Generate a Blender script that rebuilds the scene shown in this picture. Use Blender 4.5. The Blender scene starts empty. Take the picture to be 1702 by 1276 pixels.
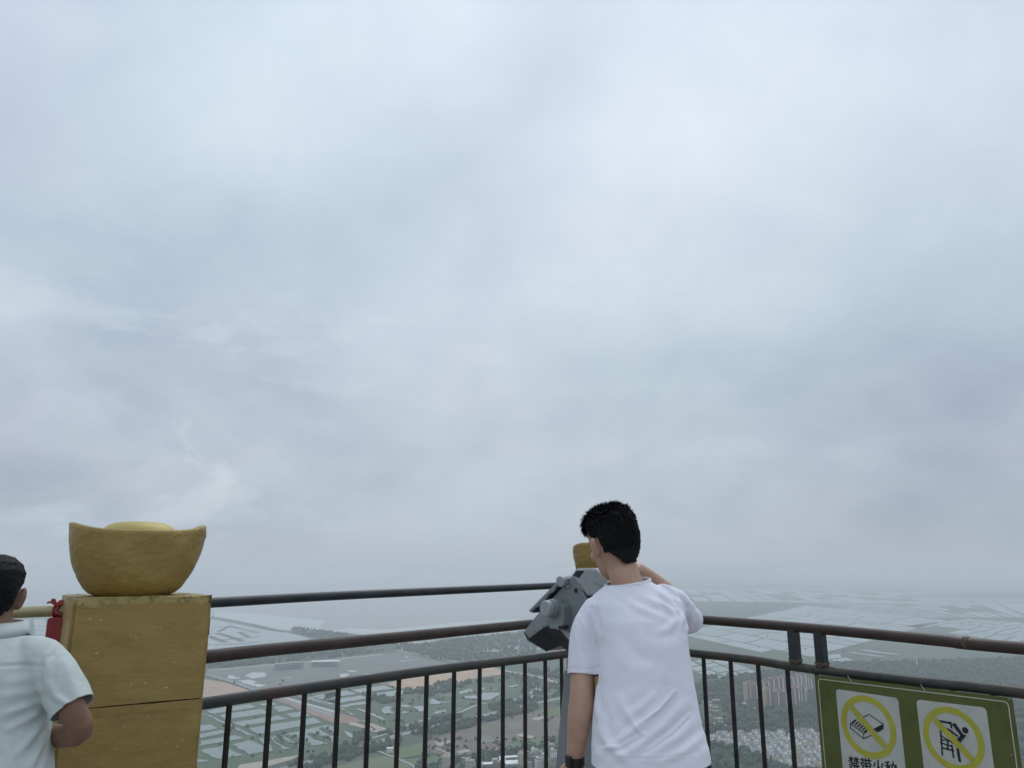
import bpy, bmesh, math, random
import numpy as np
from mathutils import Vector, Matrix, noise as mnoise
random.seed(7); RNG = np.random.default_rng(7)
sc = bpy.context.scene
COL = sc.collection

# ------------------------------------------------------------------ camera
CAM_Z = 1.5
F = 1278.0; CX, CY = 851.0, 638.0
PITCH = math.atan(302.0 / F)
ST, CT = math.sin(PITCH), math.cos(PITCH)
H = 350.0                                   # the plain lies this far below the terrace
cam_d = bpy.data.cameras.new('camera'); cam = bpy.data.objects.new('camera', cam_d); COL.objects.link(cam)
cam.location = (0, 0, CAM_Z); cam.rotation_euler = (math.pi/2 + PITCH, 0, 0)
cam_d.sensor_width = 36.0; cam_d.lens = F / 1702 * 36; cam_d.clip_start = 0.05; cam_d.clip_end = 250000
sc.camera = cam

# ------------------------------------------------------------------ world: thick overcast
w = bpy.data.worlds.new('World'); sc.world = w; w.use_nodes = True
nt = w.node_tree; nt.nodes.clear()
def N(t, **k):
    n = nt.nodes.new(t)
    for a, b in k.items(): setattr(n, a, b)
    return n
L = lambda a, b: nt.links.new(a, b)
def M_(op, a, b=None, c=None, clamp=False):
    n = N('ShaderNodeMath', operation=op); n.use_clamp = clamp
    for i, x in enumerate((a, b, c)):
        if x is None: continue
        if hasattr(x, 'links'): L(x, n.inputs[i])
        else: n.inputs[i].default_value = x
    return n.outputs[0]
def ramp(fac, stops):
    n = N('ShaderNodeValToRGB'); L(fac, n.inputs[0]); e = n.color_ramp.elements
    while len(e) < len(stops): e.new(0.5)
    for i, (p, c) in enumerate(stops): e[i].position = p; e[i].color = (*c, 1)
    return n.outputs[0]
def mix(fac, a, b, mode='MIX'):
    n = N('ShaderNodeMix', data_type='RGBA', blend_type=mode)
    for s, x in ((n.inputs[0], fac), (n.inputs[6], a), (n.inputs[7], b)):
        if hasattr(x, 'links'): L(x, s)
        elif isinstance(x, tuple): s.default_value = (*x, 1)
        else: s.default_value = x
    return n.outputs[2]
SUN_EL, SUN_AZ = math.radians(60), math.radians(18)      # a veiled sun high and a little to the right
tc = N('ShaderNodeTexCoord'); nrm = N('ShaderNodeVectorMath', operation='NORMALIZE'); L(tc.outputs['Generated'], nrm.inputs[0])
D = nrm.outputs[0]
sep = N('ShaderNodeSeparateXYZ'); L(D, sep.inputs[0])
zc = M_('MAXIMUM', sep.outputs[2], 0.0)
inv = M_('DIVIDE', 1.0, M_('ADD', zc, 0.50))
cv = N('ShaderNodeCombineXYZ'); L(M_('MULTIPLY', sep.outputs[0], inv), cv.inputs[0]); L(M_('MULTIPLY', sep.outputs[1], inv), cv.inputs[1])
def nz(scale, detail, rough, dist, off):
    mp = N('ShaderNodeMapping'); L(cv.outputs[0], mp.inputs[0]); mp.inputs['Location'].default_value = off
    n = N('ShaderNodeTexNoise'); L(mp.outputs[0], n.inputs['Vector'])
    n.inputs['Scale'].default_value = scale; n.inputs['Detail'].default_value = detail
    n.inputs['Roughness'].default_value = rough; n.inputs['Distortion'].default_value = dist
    return n.outputs[0]
n1 = nz(2.0, 6, 0.5, 0.25, (3.1, 0.4, 0)); n2 = nz(5.2, 8, 0.55, 0.2, (7.3, 2.0, 1)); n3 = nz(0.9, 2, 0.4, 0.1, (1.0, 5.0, 0))
cl = M_('ADD', M_('ADD', M_('MULTIPLY', n1, 0.50), M_('MULTIPLY', n2, 0.22)), M_('MULTIPLY', n3, 0.28))
def lobe(px, py, k, amp):                    # a thin or thick place in the cloud, as a soft disc about a direction
    d = Vector(((px-CX)/F, CT - (CY-py)/F*ST, ST + (CY-py)/F*CT)).normalized()
    dp = N('ShaderNodeVectorMath', operation='DOT_PRODUCT'); L(D, dp.inputs[0]); dp.inputs[1].default_value = d
    return M_('MULTIPLY', M_('POWER', M_('MAXIMUM', dp.outputs['Value'], 0.0), k), amp)
for px, py, k, amp in [(1250, 160, 90, .11), (1060, 230, 300, .05), (465, 130, 120, .07), (760, 10, 300, .07), (330, 420, 60, .03), (60, 660, 260, .07), (330, 760, 420, .07), (780, 650, 200, .045), (1450, 100, 160, .04), (1120, 500, 90, .02),
                       (710, 250, 260, -.085), (40, 780, 260, -.085), (240, 720, 700, -.05), (1680, 800, 50, -.17), (1640, 560, 120, -.04), (10, 250, 50, -.075), (960, 70, 260, -.05), (1560, 20, 120, -.05), (500, 560, 200, -.03)]:
    cl = M_('ADD', cl, lobe(px, py, k, amp))
wisp = nz(4.4, 9, 0.58, 0.5, (2.2, 9.1, 3))
wm = M_('ADD', lobe(190, 740, 60, .34), 0.15)
cl = M_('ADD', cl, M_('MULTIPLY', M_('SUBTRACT', wisp, 0.5), wm))
edge = ramp(nz(2.6, 9, 0.6, 0.35, (5.0, 1.7, 6)), [(0.47, (0, 0, 0)), (0.535, (1, 1, 1))])
cl = M_('ADD', cl, M_('MULTIPLY', M_('SUBTRACT', edge, 0.5), M_('ADD', lobe(230, 740, 45, .15), 0.012)))
t = M_('MULTIPLY_ADD', M_('SUBTRACT', cl, 0.5), 2.0, 0.5, clamp=True)
cloud_hi = ramp(t, [(0.0, (.385, .47, .60)), (0.5, (.535, .615, .71)), (1.0, (.70, .775, .845))])
cloud_lo = ramp(t, [(0.0, (.36, .425, .50)), (0.5, (.515, .592, .655)), (1.0, (.65, .71, .765))])
el = ramp(zc, [(0.0, (0, 0, 0)), (0.10, (.22,)*3), (0.30, (.8,)*3), (0.5, (1, 1, 1))])
sky_c = mix(el, cloud_lo, cloud_hi)
hue = ramp(nz(1.9, 4, 0.5, 0.4, (11.0, 4.0, 2)), [(0.35, (.965, 1.0, .995)), (0.65, (1.02, .992, 1.02))])
sky_c = mix(1.0, sky_c, hue, 'MULTIPLY')
HZC = (.462, .530, .600)
hz = ramp(zc, [(0.0, (1, 1, 1)), (0.015, (.80,)*3), (0.05, (.35,)*3), (0.12, (0, 0, 0))])
sky_c = mix(hz, sky_c, mix(lobe(2100, 920, 7, 1.0), HZC, (.437, .503, .573)))
zen = M_('MULTIPLY_ADD', M_('POWER', zc, 2.0), 0.55, 1.0)   # an overcast sky is brightest overhead
zm = N('ShaderNodeVectorMath', operation='SCALE'); L(sky_c, zm.inputs[0]); L(zen, zm.inputs['Scale'])
sky = N('ShaderNodeTexSky', sky_type='NISHITA'); sky.sun_disc = False; sky.sun_elevation = SUN_EL; sky.sun_rotation = SUN_AZ
sky.air_density = 1.5; sky.dust_density = 4.0
bg1 = N('ShaderNodeBackground'); L(sky.outputs[0], bg1.inputs[0]); bg1.inputs[1].default_value = 0.06
bg2 = N('ShaderNodeBackground'); L(zm.outputs[0], bg2.inputs[0]); bg2.inputs[1].default_value = 1.0
ms = N('ShaderNodeMixShader'); ms.inputs[0].default_value = 0.96; L(bg1.outputs[0], ms.inputs[1]); L(bg2.outputs[0], ms.inputs[2])
wo = N('ShaderNodeOutputWorld'); L(ms.outputs[0], wo.inputs[0])

sun_d = bpy.data.lights.new('sun', 'SUN'); sun_d.energy = 0.9; sun_d.angle = math.radians(36); sun_d.color = (1, .97, .93)
sun = bpy.data.objects.new('sun', sun_d); COL.objects.link(sun); sun.location = (0, 0, 60)
sd = Vector((math.sin(SUN_AZ)*math.cos(SUN_EL), math.cos(SUN_AZ)*math.cos(SUN_EL), math.sin(SUN_EL)))
sun.rotation_euler = (-sd).to_track_quat('-Z', 'Y').to_euler()

sc.view_settings.view_transform = 'Standard'; sc.view_settings.look = 'None'
sc.view_settings.exposure = 0.0; sc.view_settings.gamma = 1.0; sc.view_settings.use_curve_mapping = False
sc.render.engine = 'CYCLES'
sc.cycles.volume_bounces = 1; sc.cycles.max_bounces = 8; sc.cycles.diffuse_bounces = 3
sc.cycles.use_denoising = True

# ------------------------------------------------------------------ photograph pixel <-> place
def ray(px, py):
    u, v = (px-CX)/F, (CY-py)/F
    return Vector((u, CT - v*ST, ST + v*CT))
CAMP = Vector((0, 0, CAM_Z))
def P(px, py, Y):                    # the point at depth Y seen at a pixel
    d = ray(px, py); return CAMP + d*(Y/d.y)
def G(px, py, z=-H):                 # the point of the plain seen at a pixel
    d = ray(px, py); return CAMP + d*((z-CAM_Z)/d.z)
def PL(px, py, p0, n):               # where the ray meets an upright plane
    d = ray(px, py); return CAMP + d*((p0-CAMP).dot(n)/d.dot(n))
def proj(p):
    q = p - CAMP; y = q.y*CT + q.z*ST; z = -q.y*ST + q.z*CT
    return CX + F*q.x/y, CY - F*z/y
def projN(a):
    q = a - np.array([0, 0, CAM_Z]); y = q[:, 1]*CT + q[:, 2]*ST; z = -q[:, 1]*ST + q[:, 2]*CT
    return CX + F*q[:, 0]/y, CY - F*z/y

# ------------------------------------------------------------------ materials
def mat(name, c1, c2=None, rough=.6, metal=0., scale=5., detail=5., bump=0., bscale=None, spec=.5, stops=(.35, .65), sss=0., extra=None, stretch=None, c3=None):
    m = bpy.data.materials.new(name); m.use_nodes = True; t = m.node_tree; b = t.nodes['Principled BSDF']
    b.inputs['Roughness'].default_value = rough; b.inputs['Metallic'].default_value = metal
    b.inputs['Specular IOR Level'].default_value = spec
    b.inputs['Base Color'].default_value = (*c1, 1)
    if sss:
        b.inputs['Subsurface Weight'].default_value = sss; b.inputs['Subsurface Radius'].default_value = (.01, .004, .002); b.inputs['Subsurface Scale'].default_value = 1
    co = t.nodes.new('ShaderNodeTexCoord').outputs['Object']
    if stretch:
        mp = t.nodes.new('ShaderNodeMapping'); mp.inputs['Scale'].default_value = stretch; t.links.new(co, mp.inputs[0]); co = mp.outputs[0]
    def noise(s, d=detail):
        n = t.nodes.new('ShaderNodeTexNoise'); n.inputs['Scale'].default_value = s; n.inputs['Detail'].default_value = d; n.inputs['Roughness'].default_value = .6
        t.links.new(co, n.inputs['Vector']); return n.outputs[0]
    col = None
    if c2 is not None:
        r = t.nodes.new('ShaderNodeValToRGB'); t.links.new(noise(scale), r.inputs[0])
        r.color_ramp.elements[0].position = stops[0]; r.color_ramp.elements[0].color = (*c1, 1)
        r.color_ramp.elements[1].position = stops[1]; r.color_ramp.elements[1].color = (*c2, 1)
        if c3: e = r.color_ramp.elements.new((stops[1]+1)/2); e.color = (*c3, 1)
        col = r.outputs[0]; t.links.new(col, b.inputs['Base Color'])
    if bump:
        bn = t.nodes.new('ShaderNodeBump'); bn.inputs['Strength'].default_value = 1; bn.inputs['Distance'].default_value = bump
        t.links.new(noise(bscale or scale*3), bn.inputs['Height']); t.links.new(bn.outputs[0], b.inputs['Normal'])
    if extra: extra(t, b, co, noise, col)
    return m
def spots(colour, s, lo, hi):
    def f(t, b, co, noise, col):
        r = t.nodes.new('ShaderNodeValToRGB'); t.links.new(noise(s, 4), r.inputs[0])
        r.color_ramp.elements[0].position = lo; r.color_ramp.elements[1].position = hi
        x = t.nodes.new('ShaderNodeMix'); x.data_type = 'RGBA'; t.links.new(r.outputs[0], x.inputs[0]); t.links.new(col, x.inputs[6]); x.inputs[7].default_value = (*colour, 1)
        t.links.new(x.outputs[2], b.inputs['Base Color'])
    return f
MT = {}
MT['plain'] = mat('plain_vegetation', (.050, .075, .042), (.082, .098, .062), .95, scale=.004, detail=8, c3=(.11, .11, .085))
MT['dyke'] = mat('dyke_grass', (.050, .085, .042), (.075, .105, .055), .95, scale=.03)
MT['forest'] = mat('forest_floor', (.030, .050, .030), (.050, .072, .040), .95, scale=.02)
MT['canopy'] = mat('tree_canopy', (.014, .036, .022), (.034, .062, .032), .9, scale=.045, detail=6, bump=1.2, bscale=.5)
MT['sea'] = mat('sea_water', (.22, .215, .205), (.25, .245, .235), .22, scale=.0006)
MT['mud'] = mat('mudflat', (.40, .42, .41), (.46, .47, .45), .30, scale=.002)
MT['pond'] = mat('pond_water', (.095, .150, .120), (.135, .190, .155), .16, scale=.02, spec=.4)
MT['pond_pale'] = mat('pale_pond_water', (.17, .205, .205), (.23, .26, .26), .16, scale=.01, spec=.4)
MT['earth'] = mat('bare_red_earth', (.34, .22, .16), (.42, .30, .22), .95, scale=.02, detail=8)
MT['earth2'] = mat('bare_orange_earth', (.42, .27, .17), (.48, .34, .23), .95, scale=.012, detail=8, c3=(.5, .42, .33))
MT['redroad'] = mat('red_earth_road', (.24, .15, .12), (.30, .20, .16), .95, scale=.05, detail=8)
MT['site'] = mat('construction_ground', (.125, .14, .13), (.175, .175, .155), .95, scale=.012, detail=9)
MT['road'] = mat('road_surface', (.22, .23, .23), (.27, .275, .27), .9, scale=.1)
MT['path'] = mat('pale_track', (.33, .32, .29), (.38, .36, .33), .95, scale=.1)
MT['beige'] = mat('beige_plot', (.33, .28, .23), (.40, .35, .29), .95, scale=.03, detail=8)
MT['fbrown'] = mat('ploughed_field', (.12, .095, .075), (.17, .13, .105), .95, scale=.03, detail=9, c3=(.22, .17, .14))
MT['fgreen'] = mat('green_field', (.075, .13, .045), (.10, .15, .065), .95, scale=.03)
MT['folive'] = mat('olive_field', (.105, .125, .062), (.14, .15, .09), .95, scale=.03, detail=8)
MT['bldwhite'] = mat('white_render', (.74, .73, .68), (.80, .79, .75), .8, scale=.2)
MT['bldcream'] = mat('cream_render', (.52, .46, .34), (.58, .52, .40), .8, scale=.2)
MT['bldgrey'] = mat('grey_render', (.30, .29, .27), (.38, .36, .33), .85, scale=.2)
MT['bldpink'] = mat('dusty_red_render', (.25, .155, .15), (.31, .20, .19), .85, scale=.2)
MT['bldyellow'] = mat('ochre_render', (.46, .36, .22), (.50, .40, .25), .85, scale=.2)
MT['window'] = mat('dark_windows', (.06, .065, .075), None, .3)
MT['roofgrey'] = mat('grey_roof', (.12, .125, .14), (.17, .17, .18), .8, scale=.3)
MT['rooftan'] = mat('tan_roof', (.20, .165, .135), (.25, .21, .17), .8, scale=.3)
MT['roofwhite'] = mat('white_sheet_roof', (.72, .73, .74), None, .5)
MT['concrete'] = mat('bare_concrete', (.26, .27, .27), (.33, .33, .32), .9, scale=.3)
MT['hill'] = mat('far_hill', (.035, .06, .035), (.055, .075, .045), .95, scale=.01)
MT['terrace'] = mat('terrace_concrete', (.24, .235, .22), (.32, .31, .29), .85, scale=3, bump=.003)
MT['gold'] = mat('gold_paint', (.27, .178, .050), (.365, .248, .075), .48, .15, scale=5, detail=7, bump=.004, bscale=14, extra=spots((.66, .54, .28), 36, .685, .70), stops=(.3, .72), stretch=(1, 1, 2.2))
MT['goldworn'] = mat('worn_gold_paint', (.10, .075, .03), (.38, .29, .11), .55, .15, scale=22, detail=8, bump=.006, bscale=30, stops=(.36, .52))
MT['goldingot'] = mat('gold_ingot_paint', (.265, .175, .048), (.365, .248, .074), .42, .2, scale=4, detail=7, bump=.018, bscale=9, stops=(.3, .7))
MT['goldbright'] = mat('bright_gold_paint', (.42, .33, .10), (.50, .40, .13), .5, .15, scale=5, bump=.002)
MT['railbrown'] = mat('brown_rail_paint', (.034, .021, .019), (.058, .036, .031), .45, .0, spec=.35, scale=9, detail=8, bump=.0012, bscale=40, extra=spots((.13, .085, .05), 14, .66, .74))
MT['railgrey'] = mat('grey_rail_paint', (.030, .033, .033), (.055, .056, .048), .42, .05, spec=.35, scale=8, detail=8, bump=.0012, bscale=40, extra=spots((.06, .04, .032), 7, .50, .62))
MT['railtop'] = mat('dark_teal_rail_paint', (.015, .019, .022), (.028, .034, .037), .42, .0, spec=.35, scale=9, detail=8, bump=.001, bscale=40)
MT['railgold'] = mat('gold_rail_paint', (.30, .25, .13), (.38, .32, .18), .35, .4, scale=8, bump=.001)
MT['bar'] = mat('black_baluster_paint', (.010, .009, .009), (.026, .020, .018), .45, spec=.35, scale=20, detail=8, extra=spots((.15, .14, .13), 55, .72, .75))
MT['strut'] = mat('strut_paint', (.018, .023, .028), (.04, .043, .046), .4, .0, spec=.35, scale=14, detail=8, extra=spots((.12, .08, .05), 18, .60, .70))
MT['rust'] = mat('rusty_weld', (.05, .035, .028), (.16, .11, .07), .8, scale=50, bump=.004, bscale=80)
MT['green'] = mat('sign_green', (.080, .092, .018), (.104, .115, .028), .42, scale=6, detail=8, extra=spots((.05, .062, .015), 5, .52, .75))
MT['signwhite'] = mat('sign_white', (.42, .428, .395), (.50, .505, .465), .45, scale=9, detail=8)
MT['signline'] = mat('sign_cream_line', (.50, .50, .40), None, .5)
MT['yellow'] = mat('sign_yellow', (.36, .34, .035), (.44, .41, .05), .45, scale=8)
MT['black'] = mat('sign_black', (.009, .010, .016), None, .5)
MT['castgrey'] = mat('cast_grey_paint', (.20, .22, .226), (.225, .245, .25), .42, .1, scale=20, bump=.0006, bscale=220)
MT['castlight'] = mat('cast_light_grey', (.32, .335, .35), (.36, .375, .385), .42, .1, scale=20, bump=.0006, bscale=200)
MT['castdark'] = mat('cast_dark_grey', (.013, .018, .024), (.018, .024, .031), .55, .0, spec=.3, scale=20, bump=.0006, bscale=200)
MT['blackplastic'] = mat('black_plastic', (.008, .008, .009), None, .45)
MT['red'] = mat('red_plaque', (.20, .012, .012), (.26, .018, .016), .4, scale=14)
MT['redtie'] = mat('red_cord', (.30, .03, .035), (.36, .05, .05), .8, scale=60)
def cloth_extra(s, d):
    def f(t, b, co, noise, col):
        pass
    return f
MT['tee'] = mat('white_jersey', (.72, .705, .785), (.76, .745, .825), .9, scale=6, bump=.0012, bscale=45, spec=.2)
MT['linen'] = mat('pale_linen', (.47, .515, .50), (.55, .592, .575), .9, scale=12, detail=8, bump=.0016, bscale=60, spec=.2)
MT['skin'] = mat('skin', (.42, .25, .175), (.50, .30, .215), .5, scale=14, sss=.12, bump=.0004, bscale=160)
MT['skin2'] = mat('tanned_skin', (.19, .098, .062), (.24, .128, .082), .5, scale=14, sss=.1, bump=.0004, bscale=160)
MT['hair'] = mat('black_hair', (.004, .0038, .0045), (.007, .0065, .0075), .62, scale=40, spec=.18)
MT['khaki'] = mat('cream_trousers', (.48, .43, .37), (.54, .49, .42), .9, scale=10, bump=.001, bscale=60)
MT['navy'] = mat('dark_trousers', (.025, .028, .038), (.035, .038, .05), .9, scale=10, bump=.001, bscale=60)
MT['shoe'] = mat('shoe', (.05, .05, .055), (.08, .08, .08), .6, scale=10)
MT['button'] = mat('steel', (.4, .4, .42), None, .3, .9)

# ------------------------------------------------------------------ object helpers
def wloc(o):
    v = Vector((0, 0, 0))
    while o is not None: v = v + o.location; o = o.parent
    return v
def tag(o, label=None, cat=None, group=None, kind=None):
    for k, v in (('label', label), ('category', cat), ('group', group), ('kind', kind)):
        if v: o[k] = v
    return o
def empty(name, loc, label, cat, group=None):
    o = bpy.data.objects.new(name, None); COL.objects.link(o); o.location = loc; o.empty_display_size = .1
    return tag(o, label, cat, group)
def mk(name, verts, faces, m, parent=None, smooth=False, loc=None):
    """verts in world coordinates"""
    me = bpy.data.meshes.new(name)
    o = bpy.data.objects.new(name, me); COL.objects.link(o)
    if loc is not None: o.location = loc
    o.parent = parent
    off = wloc(o)
    me.from_pydata([tuple(Vector(v)-off) for v in verts], [], faces)
    for x in (m if isinstance(m, (list, tuple)) else [m]): me.materials.append(MT[x] if isinstance(x, str) else x)
    if smooth: me.polygons.foreach_set('use_smooth', [True]*len(me.polygons))
    me.update(); return o
def fromdata(name, me, m, parent=None):
    """mesh already in world coordinates"""
    o = bpy.data.objects.new(name, me); COL.objects.link(o); o.parent = parent
    me.transform(Matrix.Translation(-wloc(o)))
    me.materials.clear(); me.materials.append(MT[m]); return o
def bevel(o, wd, seg=2, ang=30):
    b = o.modifiers.new('bevel', 'BEVEL'); b.width = wd; b.segments = seg; b.limit_method = 'ANGLE'; b.angle_limit = math.radians(ang)
    return o
def joinvf(parts):
    V, Fc = [], []
    for v, f in parts:
        n = len(V); V += list(v); Fc += [tuple(i+n for i in q) for q in f]
    return V, Fc
def loft(rings, cap=True):
    n = len(rings[0]); V = [p for r in rings for p in r]; Fc = []
    for i in range(len(rings)-1):
        for j in range(n):
            k = (j+1) % n; Fc.append((i*n+j, i*n+k, (i+1)*n+k, (i+1)*n+j))
    if cap:
        Fc.append(tuple(range(n-1, -1, -1))); m = (len(rings)-1)*n; Fc.append(tuple(m+j for j in range(n)))
    return V, Fc
def ellring(c, ax, ay, n=24, e=2.0):
    out = []
    for j in range(n):
        a = 2*math.pi*j/n; ca, sa = math.cos(a), math.sin(a)
        out.append(Vector(c) + Vector(ax)*(math.copysign(abs(ca)**(2/e), ca)) + Vector(ay)*(math.copysign(abs(sa)**(2/e), sa)))
    return out
def tube(pts, rad, n=12, sub=1):
    pts = [Vector(p) for p in pts]; rad = list(rad) if hasattr(rad, '__len__') else [rad]*len(pts)
    if sub > 1:
        P2, R2 = [], []
        for i in range(len(pts)-1):
            p0 = pts[max(i-1, 0)]; p1 = pts[i]; p2 = pts[i+1]; p3 = pts[min(i+2, len(pts)-1)]
            for s in range(sub):
                t = s/sub
                P2.append(.5*((2*p1) + (p2-p0)*t + (2*p0-5*p1+4*p2-p3)*t*t + (3*p1-p0-3*p2+p3)*t**3)); R2.append(rad[i]*(1-t)+rad[i+1]*t)
        P2.append(pts[-1]); R2.append(rad[-1]); pts, rad = P2, R2
    rings = []; up = None
    for i, p in enumerate(pts):
        t = (pts[min(i+1, len(pts)-1)] - pts[max(i-1, 0)]).normalized()
        if up is None: up = Vector((0, 0, 1)) if abs(t.z) < .9 else Vector((0, 1, 0))
        s = t.cross(up).normalized(); up = s.cross(t).normalized()
        rings.append(ellring(p, s*rad[i], up*rad[i], n))
    return loft(rings)
def box(c, sx, sy, sz, rz=0.):
    """c = centre of the base"""
    V = []
    cr, sr = math.cos(rz), math.sin(rz)
    for z in (0, sz):
        for x, y in ((-.5, -.5), (.5, -.5), (.5, .5), (-.5, .5)):
            X, Y = x*sx, y*sy; V.append(Vector((c[0]+X*cr-Y*sr, c[1]+X*sr+Y*cr, c[2]+z)))
    return V, [(3, 2, 1, 0), (4, 5, 6, 7), (0, 1, 5, 4), (1, 2, 6, 5), (2, 3, 7, 6), (3, 0, 4, 7)]
def prism(poly, d):
    """poly: 3D points, extruded by vector d"""
    n = len(poly); V = list(poly) + [p + d for p in poly]
    return V, [tuple(range(n-1, -1, -1)), tuple(range(n, 2*n))] + [(i, (i+1) % n, n+(i+1) % n, n+i) for i in range(n)]
def fixnormals(o):
    bm = bmesh.new(); bm.from_mesh(o.data); bmesh.ops.recalc_face_normals(bm, faces=bm.faces); bm.to_mesh(o.data); bm.free(); return o
def remesh(vf, voxel, it=6, fac=.5):
    me = bpy.data.meshes.new('tmp'); me.from_pydata([tuple(v) for v in vf[0]], [], vf[1])
    bm = bmesh.new(); bm.from_mesh(me); bm.to_mesh(me); bm.free()
    o = bpy.data.objects.new('tmp', me); COL.objects.link(o)
    r = o.modifiers.new('r', 'REMESH'); r.mode = 'VOXEL'; r.voxel_size = voxel
    s = o.modifiers.new('s', 'SMOOTH'); s.factor = fac; s.iterations = it
    dg = bpy.context.evaluated_depsgraph_get(); out = bpy.data.meshes.new_from_object(o.evaluated_get(dg))
    bpy.data.objects.remove(o); bpy.data.meshes.remove(me)
    out.polygons.foreach_set('use_smooth', [True]*len(out.polygons)); return out

# ================================================================== PEOPLE (built first: their remeshing is cheapest in an empty scene)
def head_parts(M):
    lv = [(-.118, .020, .084, .040), (-.108, .034, .093, .010), (-.090, .049, .096, -.020), (-.070, .058, .095, -.045), (-.045, .065, .094, -.068), (-.015, .070, .094, -.082),
          (.015, .074, .093, -.092), (.045, .0765, .096, -.097), (.072, .074, .090, -.091), (.095, .060, .070, -.073), (.110, .040, .042, -.048), (.118, .014, .014, -.018)]
    rings = [ellring(M @ Vector((0, (a+b)/2, z)), M.to_3x3() @ Vector((wd, 0, 0)), M.to_3x3() @ Vector((0, (a-b)/2, 0)), 28, 2.25) for z, wd, a, b in lv]
    parts = [loft(rings)]
    def ell(c, r, rot=0, n=12):
        rr = []
        for i in range(1, 8):
            ph = -math.pi/2 + math.pi*i/8
            rr.append([M @ (Vector(c) + Matrix.Rotation(rot, 3, 'X') @ Vector((r[0]*math.cos(ph)*math.cos(2*math.pi*j/n), r[1]*math.cos(ph)*math.sin(2*math.pi*j/n), r[2]*math.sin(ph)))) for j in range(n)])
        return loft(rr)
    for s in (-1, 1):
        parts.append(ell((s*.079, -.006, -.012), (.013, .020, .034), .2))      # ears
        parts.append(ell((s*.090, -.016, .000), (.0085, .014, .027), .25))
        parts.append(ell((s*.086, -.010, -.014), (.008, .014, .026), .25))
        parts.append(ell((s*.076, 0, -.034), (.010, .009, .013)))
        parts.append(ell((s*.031, .088, .022), (.024, .012, .008)))            # brows
        parts.append(ell((s*.031, .085, .006), (.014, .012, .009)))            # eyes
        parts.append(ell((s*.042, .072, -.028), (.022, .018, .020)))           # cheeks
        parts.append(ell((s*.011, .103, -.034), (.009, .010, .008)))
    parts.append(loft([ellring(M @ Vector((0, y, z)), M.to_3x3() @ Vector((a, 0, 0)), M.to_3x3() @ Vector((0, a, 0)), 10) for y, z, a in ((.088, .018, .008), (.100, -.005, .010), (.112, -.026, .012), (.105, -.036, .009))]))
    parts.append(ell((0, .094, -.062), (.024, .010, .006))); parts.append(ell((0, .093, -.072), (.020, .010, .006)))
    return parts
def hand_parts(wrist, fdir, palm_n, thumb_side, curl=.5, size=1.0):
    """palm, four unequal fingers, thumb from the side of the palm"""
    f = Vector(fdir).normalized(); n = Vector(palm_n); n = (n - f*n.dot(f)).normalized(); s = f.cross(n).normalized()*thumb_side
    w0 = Vector(wrist); k = size; parts = []
    parts.append(loft([ellring(w0 + f*a*k, s*b*k, n*c*k, 16, 2.6) for a, b, c in ((-.02, .026, .020), (.01, .029, .018), (.05, .040, .017), (.085, .042, .015), (.098, .038, .011))]))
    for off, ln, r in ((.031, .072, .0088), (.0105, .080, .0092), (-.0105, .075, .0088), (-.031, .058, .0080)):
        p = w0 + (f*.085 + s*off)*k; d = f.copy(); pts = [p]; rr = [r*1.05*k]
        for q, fr in enumerate((.45, .32, .25)):
            d = (Matrix.Rotation(0, 3, 'X') @ d); ang = curl*(.5 + .5*q); d = (d*math.cos(ang) + n*math.sin(ang)).normalized() if q == 0 else (d*math.cos(curl*.9) + (n*d.dot(f) - f*d.dot(n)).normalized()*math.sin(curl*.9)).normalized()
            p = p + d*ln*fr*k; pts.append(p); rr.append(r*(1-.1*(q+1))*k)
        parts.append(tube(pts, rr, 10))
    p = w0 + (f*.022 + s*.026)*k
    parts.append(tube([p, p + (f*.030 + s*.026 + n*.010)*k, p + (f*.060 + s*.034 + n*.020)*k, p + (f*.082 + s*.030 + n*.028)*k], [.014*k, .0125*k, .0105*k, .008*k], 10))
    return parts
def seg_d(px, py, a, b):
    ax, ay = a; bx, by = b; dx, dy = bx-ax, by-ay; l = dx*dx+dy*dy
    t = np.clip(((px-ax)*dx + (py-ay)*dy)/l, 0, 1); return np.hypot(px-ax-t*dx, py-ay-t*dy), t
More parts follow.
